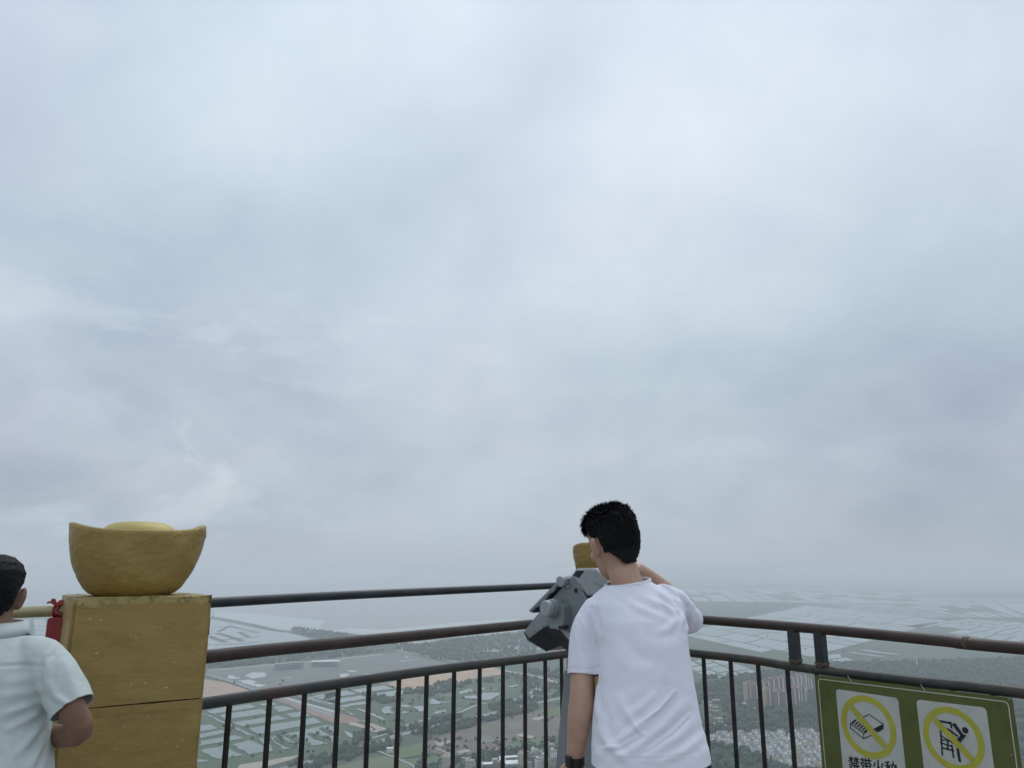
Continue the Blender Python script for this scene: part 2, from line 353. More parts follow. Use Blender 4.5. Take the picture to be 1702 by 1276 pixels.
def cloth(name, vf, m, parent, cuts, folds, voxel=.007, it=5, thick=.0025, nz_amp=.002, nz_dir=(1, 1, 1), damp=None):
    me = remesh(vf, voxel, it)
    bm = bmesh.new(); bm.from_mesh(me)
    for co, no, sel in cuts:
        co = Vector(co); no = Vector(no).normalized()
        fs = [f for f in bm.faces if sel(f.calc_center_median())]
        geom = list({v for f in fs for v in f.verts}) + list({e for f in fs for e in f.edges}) + fs
        bmesh.ops.bisect_plane(bm, geom=geom, plane_co=co, plane_no=no, clear_outer=True)
    loose = [v for v in bm.verts if not v.link_faces]
    bmesh.ops.delete(bm, geom=loose, context='VERTS')
    bm.normal_update()
    co = np.array([v.co[:] for v in bm.verts]); no = np.array([v.normal[:] for v in bm.verts])
    px, py = projN(co)
    disp = np.zeros(len(co))
    facing = np.clip(-(no @ np.array([0., 1., 0.]))*2.5+.4, 0, 1)
    for pts, amp, wd in folds:
        best = np.full(len(co), 1e9); tt = np.zeros(len(co)); n = len(pts)-1
        for i in range(n):
            d, t = seg_d(px, py, pts[i], pts[i+1]); k = d < best; best[k] = d[k]; tt[k] = ((i+t)/n)[k]
        env = np.sin(np.clip(tt*.86+.07, 0, 1)*math.pi)**.7
        disp += amp*env*(np.exp(-(best/wd)**2) - .45*np.exp(-((best-1.9*wd)/wd)**2))*facing
    if damp is not None: disp *= np.clip((np.linalg.norm(co - np.array(damp[:]), axis=1)-.088)/.05, 0, 1)
    nd = Vector(nz_dir)
    for i, v in enumerate(bm.verts):
        c = v.co; disp[i] += nz_amp*(mnoise.noise(Vector((c.x*nd.x, c.y*nd.y, c.z*nd.z))*14) + .5*mnoise.noise(Vector((c.x*nd.x, c.y*nd.y, c.z*nd.z))*34 + Vector((5, 3, 1))))
    for i, v in enumerate(bm.verts): v.co += v.normal*float(disp[i])
    bm.to_mesh(me); bm.free()
    me.polygons.foreach_set('use_smooth', [True]*len(me.polygons))
    o = fromdata(name, me, m, parent)
    s = o.modifiers.new('thickness', 'SOLIDIFY'); s.thickness = thick; s.offset = -1
    return o
def hair(M, parent, region, n, ln, seed, spike=.3, comb=(0, .2, -.6), fringe=0, mess=.3):
    """skull cap plus several thousand short tapering locks"""
    r = random.Random(seed)
    lv = [(-.112, .052, -.066), (-.095, .055, -.070), (-.070, .059, -.0745), (-.045, .065, -.080), (-.015, .0715, -.089), (.015, .0765, -.098), (.045, .081, -.104), (.075, .079, -.099), (.100, .066, -.080), (.117, .044, -.052), (.125, .016, -.02)]
    front = {-.112: -.015, -.095: -.01, -.070: .0, -.045: .0, -.015: .005, .015: .02, .045: .085, .075: .094, .100: .076, .117: .046, .125: .018}
    rings = []
    for z, wd, b in lv:
        a = front[z]; rings.append(ellring((0, (a+b)/2, z), (wd, 0, 0), (0, (a-b)/2, 0), 72, 2.3))
    # finer skull cap
    fine = []
    for i in range(len(rings)-1):
        for q in range(4):
            fine.append([a.lerp(b, q/4) for a, b in zip(rings[i], rings[i+1])])
    rings = fine + [rings[-1]]
    V, Fc = loft(rings)
    V = [M @ (v + v.normalized()*(.0015*mnoise.noise(v*60))) for v in V if True]
    keep = []
    for f in Fc:
        c = sum((V[i] for i in f), Vector())/len(f); l = M.inverted() @ c
        if region(l): keep.append(f)
    V2, F2 = list(V), list(keep)
    R3 = M.to_3x3()
    pool = [f for f in keep if len(f) == 4]
    ar = [((V[f[1]]-V[f[0]]).cross(V[f[3]]-V[f[0]])).length for f in pool]; cum = np.cumsum(ar); cum = cum/cum[-1]
    cb = Vector(comb)
    for i in range(n):
        f = pool[int(np.searchsorted(cum, r.random()))]; a, b = r.random(), r.random()
        p = (V[f[0]]*(1-a)+V[f[1]]*a)*(1-b) + (V[f[3]]*(1-a)+V[f[2]]*a)*b
        l = M.inverted() @ p; nn = Vector((l.x, l.y, l.z*.9+.01)).normalized()
        top = max(0, min(1, (l.z-.03)/.08))
        d = nn*(spike*(.35+.9*top)) + Vector((cb.x, cb.y, cb.z))*(1-.55*top) + Vector((r.uniform(-1, 1), r.uniform(-1, 1), r.uniform(-1, 1)))*mess
        if l.z < -.04: d = Vector((d.x*.4, d.y*.3-.1, -1))
        d.normalize(); k = ln*(.45+.8*top)*r.uniform(.6, 1.25) * (.42 if l.z < -.03 else 1)
        if fringe and l.y > .03 and l.z > .04: d = (d + Vector((-.25, .55, -.25))).normalized(); k *= fringe
        s = d.cross(nn); s = s.normalized() if s.length > 1e-4 else Vector((1, 0, 0)); wd = r.uniform(.0012, .0026)
        tip = l + d*k - nn*k*.12; midp = l + d*k*.5 + nn*k*.06
        i0 = len(V2)
        V2 += [M @ (l + s*wd), M @ (l - s*wd), M @ (l - nn*.003), M @ (midp + s*wd*.8), M @ (midp - s*wd*.8), M @ (midp - nn*.002), M @ tip]
        F2 += [(i0, i0+1, i0+4, i0+3), (i0+1, i0+2, i0+5, i0+4), (i0+2, i0, i0+3, i0+5), (i0+3, i0+4, i0+6), (i0+4, i0+5, i0+6), (i0+5, i0+3, i0+6)]
    return mk('hair', V2, F2, 'hair', parent)
def headM(c, yaw, pitch, roll):
    return Matrix.Translation(c) @ Matrix.Rotation(yaw, 4, 'Z') @ Matrix.Rotation(roll, 4, 'Y') @ Matrix.Rotation(-pitch, 4, 'X')
def torso(rows, yaw, e=2.4, shrink=1.0, n=36):
    rings = []
    sv = Vector((math.cos(yaw), math.sin(yaw), 0)); fv = Vector((-math.sin(yaw), math.cos(yaw), 0))
    for y, pl, pr, Y, b in rows:
        a, c = P(pl, y, Y), P(pr, y, Y); ce = (a+c)/2; hw = (c-a).length/2
        va = -math.atan2(ce.x, ce.y); rel = yaw - va; W = hw*math.cos(va)
        k = math.sqrt(max(W*W - (b*math.sin(rel))**2, .0005))/math.cos(rel)
        rings.append(ellring(ce, sv*k*shrink, fv*b*shrink, n, e))
    return loft(rings)

# ---- the man in the white T-shirt, bent to the viewer
hip = P(1083, 1276, 2.58)
man = empty('person', (hip.x, hip.y, 0), 'man in white T-shirt and black wristband leaning to the viewing binoculars', 'person')
HM = headM(P(1020, 900, 2.80), math.radians(24), math.radians(12), math.radians(-9)) @ Matrix.Scale(1.025, 4)
rows1 = [(1330, 984, 1184, 2.56, .135), (1276, 984, 1181, 2.58, .135), (1240, 984, 1176, 2.59, .133), (1200, 986, 1164, 2.61, .128), (1130, 991, 1151, 2.65, .122), (1070, 990, 1142, 2.69, .120), (1030, 980, 1141, 2.72, .115),
         (1003, 975, 1133, 2.745, .100), (987, 988, 1120, 2.76, .082), (975, 1003, 1098, 2.77, .070), (966, 1011, 1080, 2.775, .066), (952, 1012, 1079, 2.79, .066), (940, 1012, 1079, 2.80, .066)]
T1 = math.radians(10)
eL, wL = P(968, 1158, 2.67), P(955, 1262, 2.68)
eR, wR = P(1143, 1026, 3.06), P(1058, 945, 3.03)
neck0, neck1 = P(1046, 985, 2.76), HM @ Vector((0, -.006, -.045))
body = head_parts(HM) + [torso(rows1[1:-4], T1, 2.2, .76)]
body.append(tube([neck0, (neck0+neck1)/2 + Vector((0, -.004, 0)), neck1], [.060, .054, .051], 20))
body.append(tube([P(992, 1018, 2.735), P(974, 1070, 2.71), P(969, 1120, 2.685), eL, P(964, 1190, 2.665), P(960, 1225, 2.67), wL], [.036, .038, .040, .0425, .041, .034, .0255], 20, 3))
body += hand_parts(wL, (P(957, 1320, 2.70)-wL), (.3, .9, .1), -1, .45)
body.append(tube([P(1112, 1000, 2.79), P(1134, 1018, 2.89), eR, P(1104, 981, 3.075), wR], [.036, .040, .042, .038, .027], 20, 3))
body += hand_parts(wR, (P(1015, 925, 3.03)-wR), (-.2, .5, -.8), 1, .5)
legs = []
for s, dx, dy in ((-1, -.105, .02), (1, .105, -.05)):
    legs.append([Vector((hip.x+dx*.7, hip.y+.02, .82)), Vector((hip.x+dx, hip.y+.01, .72)), Vector((hip.x+dx*1.05, hip.y+.03+dy, .47)), Vector((hip.x+dx*1.1, hip.y+.0+dy, .25)), Vector((hip.x+dx*1.12, hip.y-.02+dy, .075))])
for l in legs: body.append(tube(l, [.065, .07, .055, .05, .038], 18, 3))
b1 = fromdata('body', remesh(joinvf(body), .0048, 5), 'skin', man)
sleeveL = [P(1022, 998, 2.745), P(996, 1016, 2.735), P(979, 1050, 2.725), P(972, 1085, 2.71), P(970, 1121, 2.695), P(969, 1150, 2.685)]
sleeveR = [P(1098, 996, 2.76), P(1119, 1004, 2.81), P(1134, 1018, 2.87), P(1147, 1031, 2.925), P(1158, 1042, 2.97)]
sdL = (sleeveL[5]-sleeveL[3]).normalized(); sdR = (sleeveR[4]-sleeveR[2]).normalized()
shirt = [torso(rows1, T1, 2.4), tube(sleeveL, [.030, .058, .061, .056, .0535, .0535], 24, 3), tube(sleeveR, [.056, .058, .054, .0505, .0505], 24, 3)]
nb = P(1042, 967, 2.77); ndir = (neck1 - neck0).normalized()
hemp = P(1083, 1266, 2.58)
def C4(pts): return [(840+x*.365, 810+y*.365) for x, y in pts]
folds1 = [(C4(p), a, wd) for p, a, wd in [
    ([(480, 445), (600, 545), (720, 590)], .004, 5), ([(560, 450), (680, 520), (790, 565)], .005, 5), ([(640, 430), (740, 500), (810, 530)], .004, 4),
    ([(760, 470), (815, 560), (805, 640)], .006, 4.5), ([(800, 470), (845, 540), (835, 640)], .006, 4.5), ([(850, 560), (850, 610), (830, 655)], .005, 3.5),
    ([(790, 590), (750, 640), (690, 660)], .004, 6), ([(345, 590), (375, 680), (408, 800)], .005, 5), ([(390, 570), (412, 650), (415, 760)], .007, 5), ([(318, 560), (325, 660), (330, 800)], .003, 5),
    ([(450, 520), (430, 640), (425, 780)], .004, 7), ([(760, 935), (650, 1050), (540, 1140), (425, 1215)], .0055, 7), ([(815, 985), (720, 1080), (600, 1180), (480, 1240)], .0055, 8),
    ([(868, 1060), (780, 1140), (640, 1225)], .0045, 9), ([(900, 1130), (820, 1190), (700, 1250)], .005, 7), ([(700, 930), (620, 1000), (560, 1040)], .004, 7),
    ([(520, 960), (560, 1040), (610, 1110)], .004, 7), ([(415, 1090), (470, 1170), (560, 1250)], .005, 7), ([(410, 980), (440, 1060), (450, 1140)], .004, 6),
    ([(560, 700), (600, 760), (680, 790)], -.004, 12), ([(540, 560), (520, 700), (530, 860)], .003, 12), ([(700, 640), (720, 780), (740, 900)], .003, 12)]]
seams1 = [([(984, 1256), (1030, 1259), (1083, 1260), (1130, 1256), (1180, 1246)], -.0016, 1.6), ([(944, 1110), (970, 1112), (996, 1110)], -.0016, 1.6), ([(1000, 978), (992, 1000), (989, 1030), (992, 1060), (994, 1085)], -.0022, 2.0), ([(1108, 972), (1122, 990), (1130, 1015), (1132, 1040), (1136, 1058)], -.0022, 2.0)] + [(C4(p), a, wd) for p, a, wd in [([(770, 925), (700, 1010), (600, 1080)], .0042, 2.6), ([(840, 1030), (760, 1110), (650, 1190)], .0042, 2.6), ([(540, 1000), (600, 1100), (640, 1130)], .003, 2.6), ([(430, 1190), (520, 1180), (640, 1110)], .004, 3), ([(700, 480), (780, 540), (815, 610)], .004, 2.6), ([(640, 460), (730, 540), (790, 600)], .003, 2.6), ([(330, 620), (360, 720), (395, 810)], .003, 2.6), ([(420, 830), (415, 960), (425, 1100)], .004, 3)]]
tee = cloth('t_shirt', joinvf(shirt), 'tee', man, [
    (hemp, (.02, 0, -1), lambda c: c.z < hemp.z+.06),
    (sleeveL[4], sdL, lambda c: (c-sleeveL[4]).length < .085 and (c-sleeveL[3]).dot(sdL) > .03),
    (sleeveR[3], sdR, lambda c: (c-sleeveR[3]).length < .095 and (c-sleeveR[2]).dot(sdR) > .0),
    (P(1044, 968.5, 2.74), (-.13, -.10, 1), lambda c: (c-nb).length < .14 and c.z > P(1044, 985, 2.74).z)], folds1 + seams1, voxel=.0048, it=7, nz_amp=.0018, damp=nb)
# neckline band: follows the cut edge of the shirt
def neckband(o, c, wd, m, name):
    bm = bmesh.new(); bm.from_mesh(o.data); off = wloc(o)
    pts = [v.co + off for v in bm.verts if v.is_boundary and (v.co+off-c).length < .12]; bm.free()
    pts.sort(key=lambda p: math.atan2(p.y-c.y, p.x-c.x)); n = 36; out = []
    for k in range(n):
        a = -math.pi + 2*math.pi*k/n; w_ = [(max(0, 1-abs(((math.atan2(p.y-c.y, p.x-c.x)-a+math.pi) % (2*math.pi))-math.pi)/.16), p) for p in pts]
        sw_ = sum(x for x, _ in w_)
        if sw_ > 0: out.append(sum((p*x for x, p in w_), Vector())/sw_)
    V, Fc = [], []; n = len(out)
    for p in out:
        o_ = (p-c); o_.z = 0; o_.normalize()
        prof = [(.0042, -.010), (.0036, -.002), (.0016, .002), (-.0022, .0025), (-.004, -.001), (-.003, -.010)]
        V += [p + o_*x + Vector((0, 0, z*wd)) for x, z in prof]
    for k in range(n):
        q = (k+1) % n
        for i_ in range(6): Fc.append((k*6+i_, k*6+(i_+1) % 6, q*6+(i_+1) % 6, q*6+i_))
    return fixnormals(mk(name, V, Fc, m, o, True))
neckband(tee, P(1045, 964, 2.79), 1.0, 'tee', 'neckband')
trs = [tube(l, [.085, .095, .085, .078, .075], 20, 3) for l in legs] + [loft([ellring((hip.x, hip.y, z), (a, 0, 0), (0, b, 0), 24, 2.4) for z, a, b in ((.76, .155, .10), (.82, .168, .105), (.90, .168, .10), (.95, .15, .085))])]
fromdata('trousers', remesh(joinvf(trs), .011, 4), 'khaki', man)
for l in legs:
    a = l[4]; f = Vector((-.12, .99, 0)); s = Vector((.99, .12, 0))
    so = loft([ellring(Vector((a.x, a.y, 0)) + f*y + Vector((0, 0, z)), s*wd, Vector((0, 0, h)), 16, 2.8) for y, wd, z, h in ((-.085, .030, .045, .04), (-.05, .040, .048, .046), (.02, .044, .048, .046), (.09, .047, .036, .035), (.15, .042, .028, .027), (.185, .024, .022, .020))])
    mk('shoe', *so, 'shoe', man, True)
wd_ = (P(957, 1300, 2.69)-P(957, 1240, 2.67)).normalized(); wc = P(955.5, 1263, 2.682)
V_, F_ = tube([wc - wd_*.017, wc - wd_*.014, wc + wd_*.014, wc + wd_*.017], [.029, .0315, .0315, .029], 28)
wb = mk('wristband', V_, F_, 'blackplastic', man, True); bevel(wb, .002)
cs = P(945, 1265, 2.66); bx = box((cs.x, cs.y, cs.z-.018), .012, .034, .036, .35); bevel(mk('watch_case', *bx, 'blackplastic', wb), .004)
def reg1(l):
    if l.y > .02 and l.z < .055: return False
    if abs(l.x) > .045 and l.y > -.036 and l.z < .022: return False
    return l.z > -.088 + max(0, abs(l.x)-.022)*1.15 + .002*math.sin(l.x*500)
hair(HM, man, reg1, 8000, .0165, 3, spike=.42, comb=(0, -.15, -.75), fringe=1.5)

# ---- the man at the left edge, arms folded
hip2 = P(-8, 1276, 2.45)
man2 = empty('person', (hip2.x, hip2.y, 0), 'man with folded arms in pale collared linen shirt at the left edge', 'person')
HM2 = headM(P(-14, 988, 2.47), math.radians(24), math.radians(4), math.radians(2)) @ Matrix.Scale(.98, 4)
rows2 = [(1340, -116, 96, 2.42, .135), (1276, -112, 93, 2.43, .13), (1230, -108, 89, 2.44, .125), (1190, -107, 88, 2.45, .122), (1150, -110, 93, 2.455, .12), (1110, -116, 102, 2.46, .115), (1086, -110, 97, 2.465, .10),
         (1068, -88, 74, 2.47, .085), (1055, -62, 48, 2.475, .07), (1044, -48, 34, 2.48, .062)]
T2 = math.radians(24)
e2, w2 = P(133, 1213, 2.46), P(30, 1216, 2.63)
n0, n1 = P(-8, 1070, 2.475), HM2 @ Vector((0, -.012, -.05))
body = head_parts(HM2) + [torso(rows2[1:-2], T2, 2.2, .74), tube([n0, (n0+n1)/2, n1], [.068, .059, .060], 20)]
body.append(tube([P(78, 1092, 2.46), P(104, 1140, 2.44), P(119, 1176, 2.43), e2, P(98, 1222, 2.52), w2], [.036, .039, .039, .036, .034, .026], 20, 3))
body += hand_parts(w2, P(-110, 1205, 2.58)-w2, (0, -1, .1), 1, .3)
e3, w3 = P(-150, 1208, 2.36), P(28, 1196, 2.67)
body.append(tube([P(-95, 1092, 2.46), P(-122, 1140, 2.42), e3, P(-70, 1206, 2.55), w3], [.036, .040, .045, .042, .030], 20, 3))
body += hand_parts(w3, P(104, 1200, 2.60)-w3, (.3, -1, 0), 1, .3)
legs2 = [[Vector((hip2.x+dx*.7, hip2.y, .80)), Vector((hip2.x+dx, hip2.y+.01, .68)), Vector((hip2.x+dx, hip2.y+.02, .44)), Vector((hip2.x+dx, hip2.y, .25)), Vector((hip2.x+dx, hip2.y-.02, .075))] for dx in (-.1, .1)]
for l in legs2: body.append(tube(l, [.065, .07, .058, .05, .038], 18, 3))
fromdata('body', remesh(joinvf(body), .0048, 5), 'skin2', man2)
sR = [P(34, 1072, 2.47), P(66, 1090, 2.465), P(90, 1118, 2.455), P(108, 1148, 2.445), P(121, 1176, 2.435), P(128, 1192, 2.43)]
sL = [P(-50, 1072, 2.47), P(-82, 1090, 2.465), P(-106, 1118, 2.455), P(-124, 1148, 2.445), P(-137, 1176, 2.435), P(-145, 1192, 2.43)]
dR = (sR[5]-sR[2]).normalized(); dL = (sL[5]-sL[2]).normalized()
shirt2 = [torso(rows2, T2, 2.4), tube(sR, [.030, .058, .064, .063, .062, .061], 24, 3), tube(sL, [.030, .058, .064, .063, .062, .061], 24, 3)]
def C7(pts): return [(x*.2946, 900+y*.2947) for x, y in pts]
folds2 = [(C7(p), a*1.35, wd) for p, a, wd in [
    ([(290, 800), (310, 870), (400, 930)], .006, 6), ([(270, 640), (262, 740), (262, 860)], .006, 6), ([(255, 900), (140, 930), (20, 975)], .006, 6), ([(265, 935), (170, 990), (40, 1060)], .006, 6), ([(280, 985), (200, 1080), (90, 1200)], .006, 6),
    ([(290, 1040), (235, 1150), (170, 1270)], .006, 6), ([(295, 1130), (265, 1200), (240, 1290)], .005, 5), ([(230, 830), (120, 850), (0, 870)], .003, 7), ([(340, 640), (400, 760), (440, 880)], .003, 8), ([(20, 1130), (60, 1200), (70, 1280)], .004, 9),
    ([(240, 700), (120, 690), (0, 700)], -.003, 3.0), ([(330, 600), (275, 650), (250, 720)], -.0035, 3.0), ([(200, 760), (110, 780), (30, 800)], .003, 8)]]
nb2 = P(-6, 1046, 2.478); nd2 = (n1-n0).normalized(); hem2 = P(-8, 1310, 2.43)
lin = cloth('shirt', joinvf(shirt2), 'linen', man2, [
    (hem2, (0, 0, -1), lambda c: c.z < hem2.z+.06),
    (sR[4], dR, lambda c: (c-sR[4]).length < .095 and (c-sR[3]).dot(dR) > .0),
    (sL[4], dL, lambda c: (c-sL[4]).length < .095 and (c-sL[3]).dot(dL) > .0),
    (nb2, nd2, lambda c: (c-nb2).length < .10)], folds2, voxel=.0056, nz_amp=.0026, damp=nb2)
# folded collar
rr = []
for j in range(48):
    a = 2*math.pi*j/48 + math.pi/2; o_ = Vector((math.cos(a), math.sin(a)*.9, 0)); g = abs(((j/48)+.5) % 1 - .5)*2
    c = nb2 + Vector((0, .006, .0)); up = .022 + .004*math.sin(a); fl = .010 + .012*max(0, -math.sin(a)) + .02*max(0, math.sin(a))
    rr.append([c + o_*.068 + Vector((0, 0, -.012)), c + o_*.066 + Vector((0, 0, up)), c + o_*.070 + Vector((0, 0, up+.003)), c + o_*(.084) + Vector((0, 0, up-.016)), c + o_*(.094) + Vector((0, 0, -fl)), c + o_*(.091) + Vector((0, 0, -fl))])
V_ = [q for r_ in rr for q in r_]; F_ = []
for j in range(48):
    k = (j+1) % 48
    for i in range(6): F_.append((j*6+i, j*6+(i+1) % 6, k*6+(i+1) % 6, k*6+i))
mk('collar', V_, F_, 'linen', lin, True)
trs = [tube(l, [.085, .095, .085, .078, .075], 20, 3) for l in legs2] + [loft([ellring((hip2.x, hip2.y, z), (a, 0, 0), (0, b, 0), 24, 2.4) for z, a, b in ((.74, .14, .10), (.80, .15, .105), (.88, .14, .095))])]
fromdata('trousers', remesh(joinvf(trs), .011, 4), 'navy', man2)
for l in legs2:
    a = l[4]; so = loft([ellring(Vector((a.x, a.y+y, z)), (wd, 0, 0), (0, 0, h), 16, 2.8) for y, wd, z, h in ((-.085, .030, .045, .04), (-.05, .040, .048, .046), (.02, .044, .048, .046), (.09, .047, .036, .035), (.15, .042, .028, .027), (.185, .024, .022, .020))])
    mk('shoe', *so, 'shoe', man2, True)
def reg2(l):
    if l.y > .02 and l.z < .055: return False
    if abs(l.x) > .05 and l.y > -.036 and l.z < .020: return False
    return l.z > -.086 + max(0, abs(l.x)-.022)*1.0 + .002*math.sin(l.x*500)
hair(HM2, man2, reg2, 8000, .013, 5, spike=.16, comb=(0, -.2, -1.0), mess=.14)

# ================================================================== THE PLAIN
def tris_poly(pts3):
    from mathutils.geometry import tessellate_polygon
    return [tuple(t) for t in tessellate_polygon([pts3])]
def rough_edge(pts, step, amp, seed=0):
    out = []; n = len(pts); r = random.Random(seed)
    for i in range(n):
        a, b = pts[i], pts[(i+1) % n]; d = b-a; k = max(1, int(d.length/step)); nn = Vector((-d.y, d.x, 0)).normalized()
        for j in range(k):
            t = j/k; p = a + d*t; out.append(p + nn*(r.uniform(-1, 1)*amp*(0 if j == 0 else 1)) + (Vector((r.uniform(-1, 1), r.uniform(-1, 1), 0))*amp if j == 0 else Vector()))
    return out
def sheet(name, pxs, m, dz, parent=None, step=60., amp=6., seed=1, label=None, kind='structure'):
    pts = [G(x, y, -H+dz) for x, y in pxs]
    if step: pts = rough_edge(pts, step, amp, seed)
    for p in pts: p.z = -H+dz
    o = mk(name, pts, tris_poly(pts), m, parent)
    bm = bmesh.new(); bm.from_mesh(o.data); bmesh.ops.recalc_face_normals(bm, faces=bm.faces)
    if sum(f.normal.z for f in bm.faces) < 0: bmesh.ops.reverse_faces(bm, faces=bm.faces)
    bm.to_mesh(o.data); bm.free()
    if parent is None: tag(o, label, None, None, kind)
    return o
def strip(name, pxs, wd, m, dz, parent=None, label=None, kind='structure'):
    pts = [G(x, y, -H+dz) for x, y in pxs]; V, Fc = [], []
    # subdivide
    q = []
    for i in range(len(pts)-1):
        k = max(1, int((pts[i+1]-pts[i]).length/40))
        q += [pts[i].lerp(pts[i+1], j/k) for j in range(k)]
    q.append(pts[-1]); r = random.Random(len(q))
    for i, p in enumerate(q):
        d = q[min(i+1, len(q)-1)] - q[max(i-1, 0)]; nn = Vector((-d.y, d.x, 0)).normalized(); ww = wd*r.uniform(.85, 1.15)/2
        V += [p - nn*ww, p + nn*ww]
    for i in range(len(q)-1): Fc.append((2*i, 2*i+2, 2*i+3, 2*i+1))
    o = mk(name, V, Fc, m, parent)
    if parent is None: tag(o, label, None, None, kind)
    return o
RG = 120000.
gv, gf = [], []
xs = [-RG, -20000, -6000, -2500, -1200, 0, 1200, 2500, 6000, 20000, RG]
ys = [-RG, -20000, -3000, 0, 1000, 2000, 3500, 6000, 20000, RG]
for y in ys:
    for x in xs: gv.append((x, y, -H))
nx = len(xs)
for j in range(len(ys)-1):
    for i in range(nx-1): gf.append((j*nx+i, j*nx+i+1, (j+1)*nx+i+1, (j+1)*nx+i))
# beyond the ponds that can be told apart the plain carries a faint pattern of plots
def far_plots(t, b, co, noise, col):
    mp = t.nodes.new('ShaderNodeMapping'); mp.inputs['Rotation'].default_value = (0, 0, .5); t.links.new(co, mp.inputs[0])
    br = t.nodes.new('ShaderNodeTexBrick'); t.links.new(mp.outputs[0], br.inputs['Vector'])
    br.inputs['Scale'].default_value = 1/420.; br.inputs['Mortar Size'].default_value = .035; br.inputs['Brick Width'].default_value = 1.; br.inputs['Row Height'].default_value = .3
    br.inputs['Color1'].default_value = (.24, .27, .27, 1); br.inputs['Color2'].default_value = (.30, .32, .32, 1); br.inputs['Mortar'].default_value = (.07, .09, .06, 1)
    big = t.nodes.new('ShaderNodeTexNoise'); big.inputs['Scale'].default_value = .00035; big.inputs['Detail'].default_value = 3; t.links.new(co, big.inputs['Vector'])
    rb = t.nodes.new('ShaderNodeValToRGB'); t.links.new(big.outputs[0], rb.inputs[0]); rb.color_ramp.elements[0].position = .44; rb.color_ramp.elements[1].position = .50
    sp = t.nodes.new('ShaderNodeSeparateXYZ'); t.links.new(co, sp.inputs[0])
    far = t.nodes.new('ShaderNodeMath'); far.operation = 'GREATER_THAN'; far.inputs[1].default_value = 5600; t.links.new(sp.outputs[1], far.inputs[0])
    mu = t.nodes.new('ShaderNodeMath'); mu.operation = 'MULTIPLY'; t.links.new(far.outputs[0], mu.inputs[0]); t.links.new(rb.outputs[0], mu.inputs[1])
    x = t.nodes.new('ShaderNodeMix'); x.data_type = 'RGBA'; t.links.new(mu.outputs[0], x.inputs[0]); t.links.new(col, x.inputs[6]); t.links.new(br.outputs[0], x.inputs[7])
    t.links.new(x.outputs[2], b.inputs['Base Color'])
MT['ground'] = mat('plain_ground', (.050, .075, .045), (.082, .098, .066), .95, scale=.004, detail=8, c3=(.11, .11, .09), extra=far_plots)
ground = tag(mk('ground', gv, gf, 'ground'), 'hazy green coastal plain far below the terrace', None, None, 'structure')

def A1(p): return [(340+x*.1293, 980+y*.1293) for x, y in p]
def A2(p): return [(340+x*.1301, 1110+y*.1301) for x, y in p]
def A3(p): return [(540+x*.1301, 1110+y*.1301) for x, y in p]
def A4(p): return [(740+x*.1301, 1110+y*.1301) for x, y in p]
def A5(p): return [(540+x*.2115, 980+y*.2115) for x, y in p]
def A6(p): return [(1160+x*.1301, 1110+y*.1301) for x, y in p]

sea = sheet('sea', [(-900, 948), (-900, 1022), (345, 1022), (400, 1030), (480, 1048), (600, 1056), (700, 1062), (880, 1052), (980, 1030), (1060, 1000), (1100, 985), (1040, 962), (900, 948)], 'sea', .3, step=None, label='pale hazy sea beyond the fish ponds')
sheet('mudflat', A1([(-900, 240), (110, 285), (480, 290), (1000, 340), (1570, 390), (1470, 490), (1530, 540), (1200, 490), (1090, 530), (560, 440), (140, 345), (-900, 200)][1:-1]), 'mud', .8, label='pale mudflat at the edge of the sea')
sheet('mudflat', A5([(0, 320), (200, 300), (480, 310), (700, 290), (1050, 250), (1500, 225), (1550, 250), (900, 300), (300, 350)]), 'mud', .8, label='thin pale mudflat beyond the wooded shore')
# left far ponds: one broad pale water with dykes
pf = sheet('fish_pond', A1([(-700, 330), (110, 375), (460, 440), (880, 520), (1060, 545), (1400, 620), (1200, 680), (700, 730), (80, 800), (-700, 800)]), 'pond_pale', 1.2, amp=3, label='broad pale fish pond behind the upper rail of the left railing')
for pl, wd in [([(-200, 300), (110, 350), (560, 440), (880, 510), (1080, 535)], 70), ([(160, 550), (330, 600), (490, 655)], 34), ([(60, 590), (150, 630), (270, 668)], 34), ([(180, 530), (330, 460), (440, 490)], 24), ([(220, 640), (480, 615), (690, 598)], 24), ([(450, 540), (560, 600), (640, 605)], 22), ([(110, 480), (330, 470), (700, 545)], 18), ([(100, 700), (420, 690), (700, 660)], 18), ([(480, 545), (720, 540)], 16), ([(-400, 480), (60, 600)], 34), ([(-500, 640), (90, 560)], 26), ([(-500, 720), (80, 700)], 26)]:
    strip('dyke', A1(pl), wd, 'dyke', 1.7, pf)
forest_px = []          # polygons in which woods grow: (pixels, spacing, tree size)
wood = [A1([(1090, 528), (1130, 492), (1230, 487), (1380, 515), (1500, 532), (1640, 538), (1900, 580), (2300, 640), (2200, 690), (1700, 660), (1400, 617)])]
sheet('shore_wood', wood[0], 'forest', 1.6, amp=20, label='dark strip of woodland along the shore'); forest_px.append((wood[0], 20, 9))
b_ = [(345, 1094), (560, 1078), (650, 1066), (668, 1068), (700, 1071), (735, 1065), (880, 1048), (900, 1048), (900, 1065), (880, 1098), (790, 1101), (720, 1095), (665, 1080), (655, 1079), (600, 1087), (540, 1095), (440, 1104), (345, 1113)]
sheet('wood_floor', b_, 'forest', .6, amp=12, label='dark green wooded belt behind the building site'); forest_px.append((b_, 22, 9))
sheet('building_site', [(345, 1113), (440, 1104), (540, 1096), (640, 1087), (665, 1083), (760, 1105), (700, 1122), (640, 1137), (590, 1127), (540, 1137), (470, 1150), (440, 1149), (345, 1122)], 'site', .9, amp=8, label='grey building site between the middle and lower rails')
site = bpy.data.objects['building_site']
strip('track', [(345, 1113.5), (440, 1104.5), (540, 1096.5), (640, 1086)], 30, 'beige', 1.2, label='beige track along the far edge of the building site')
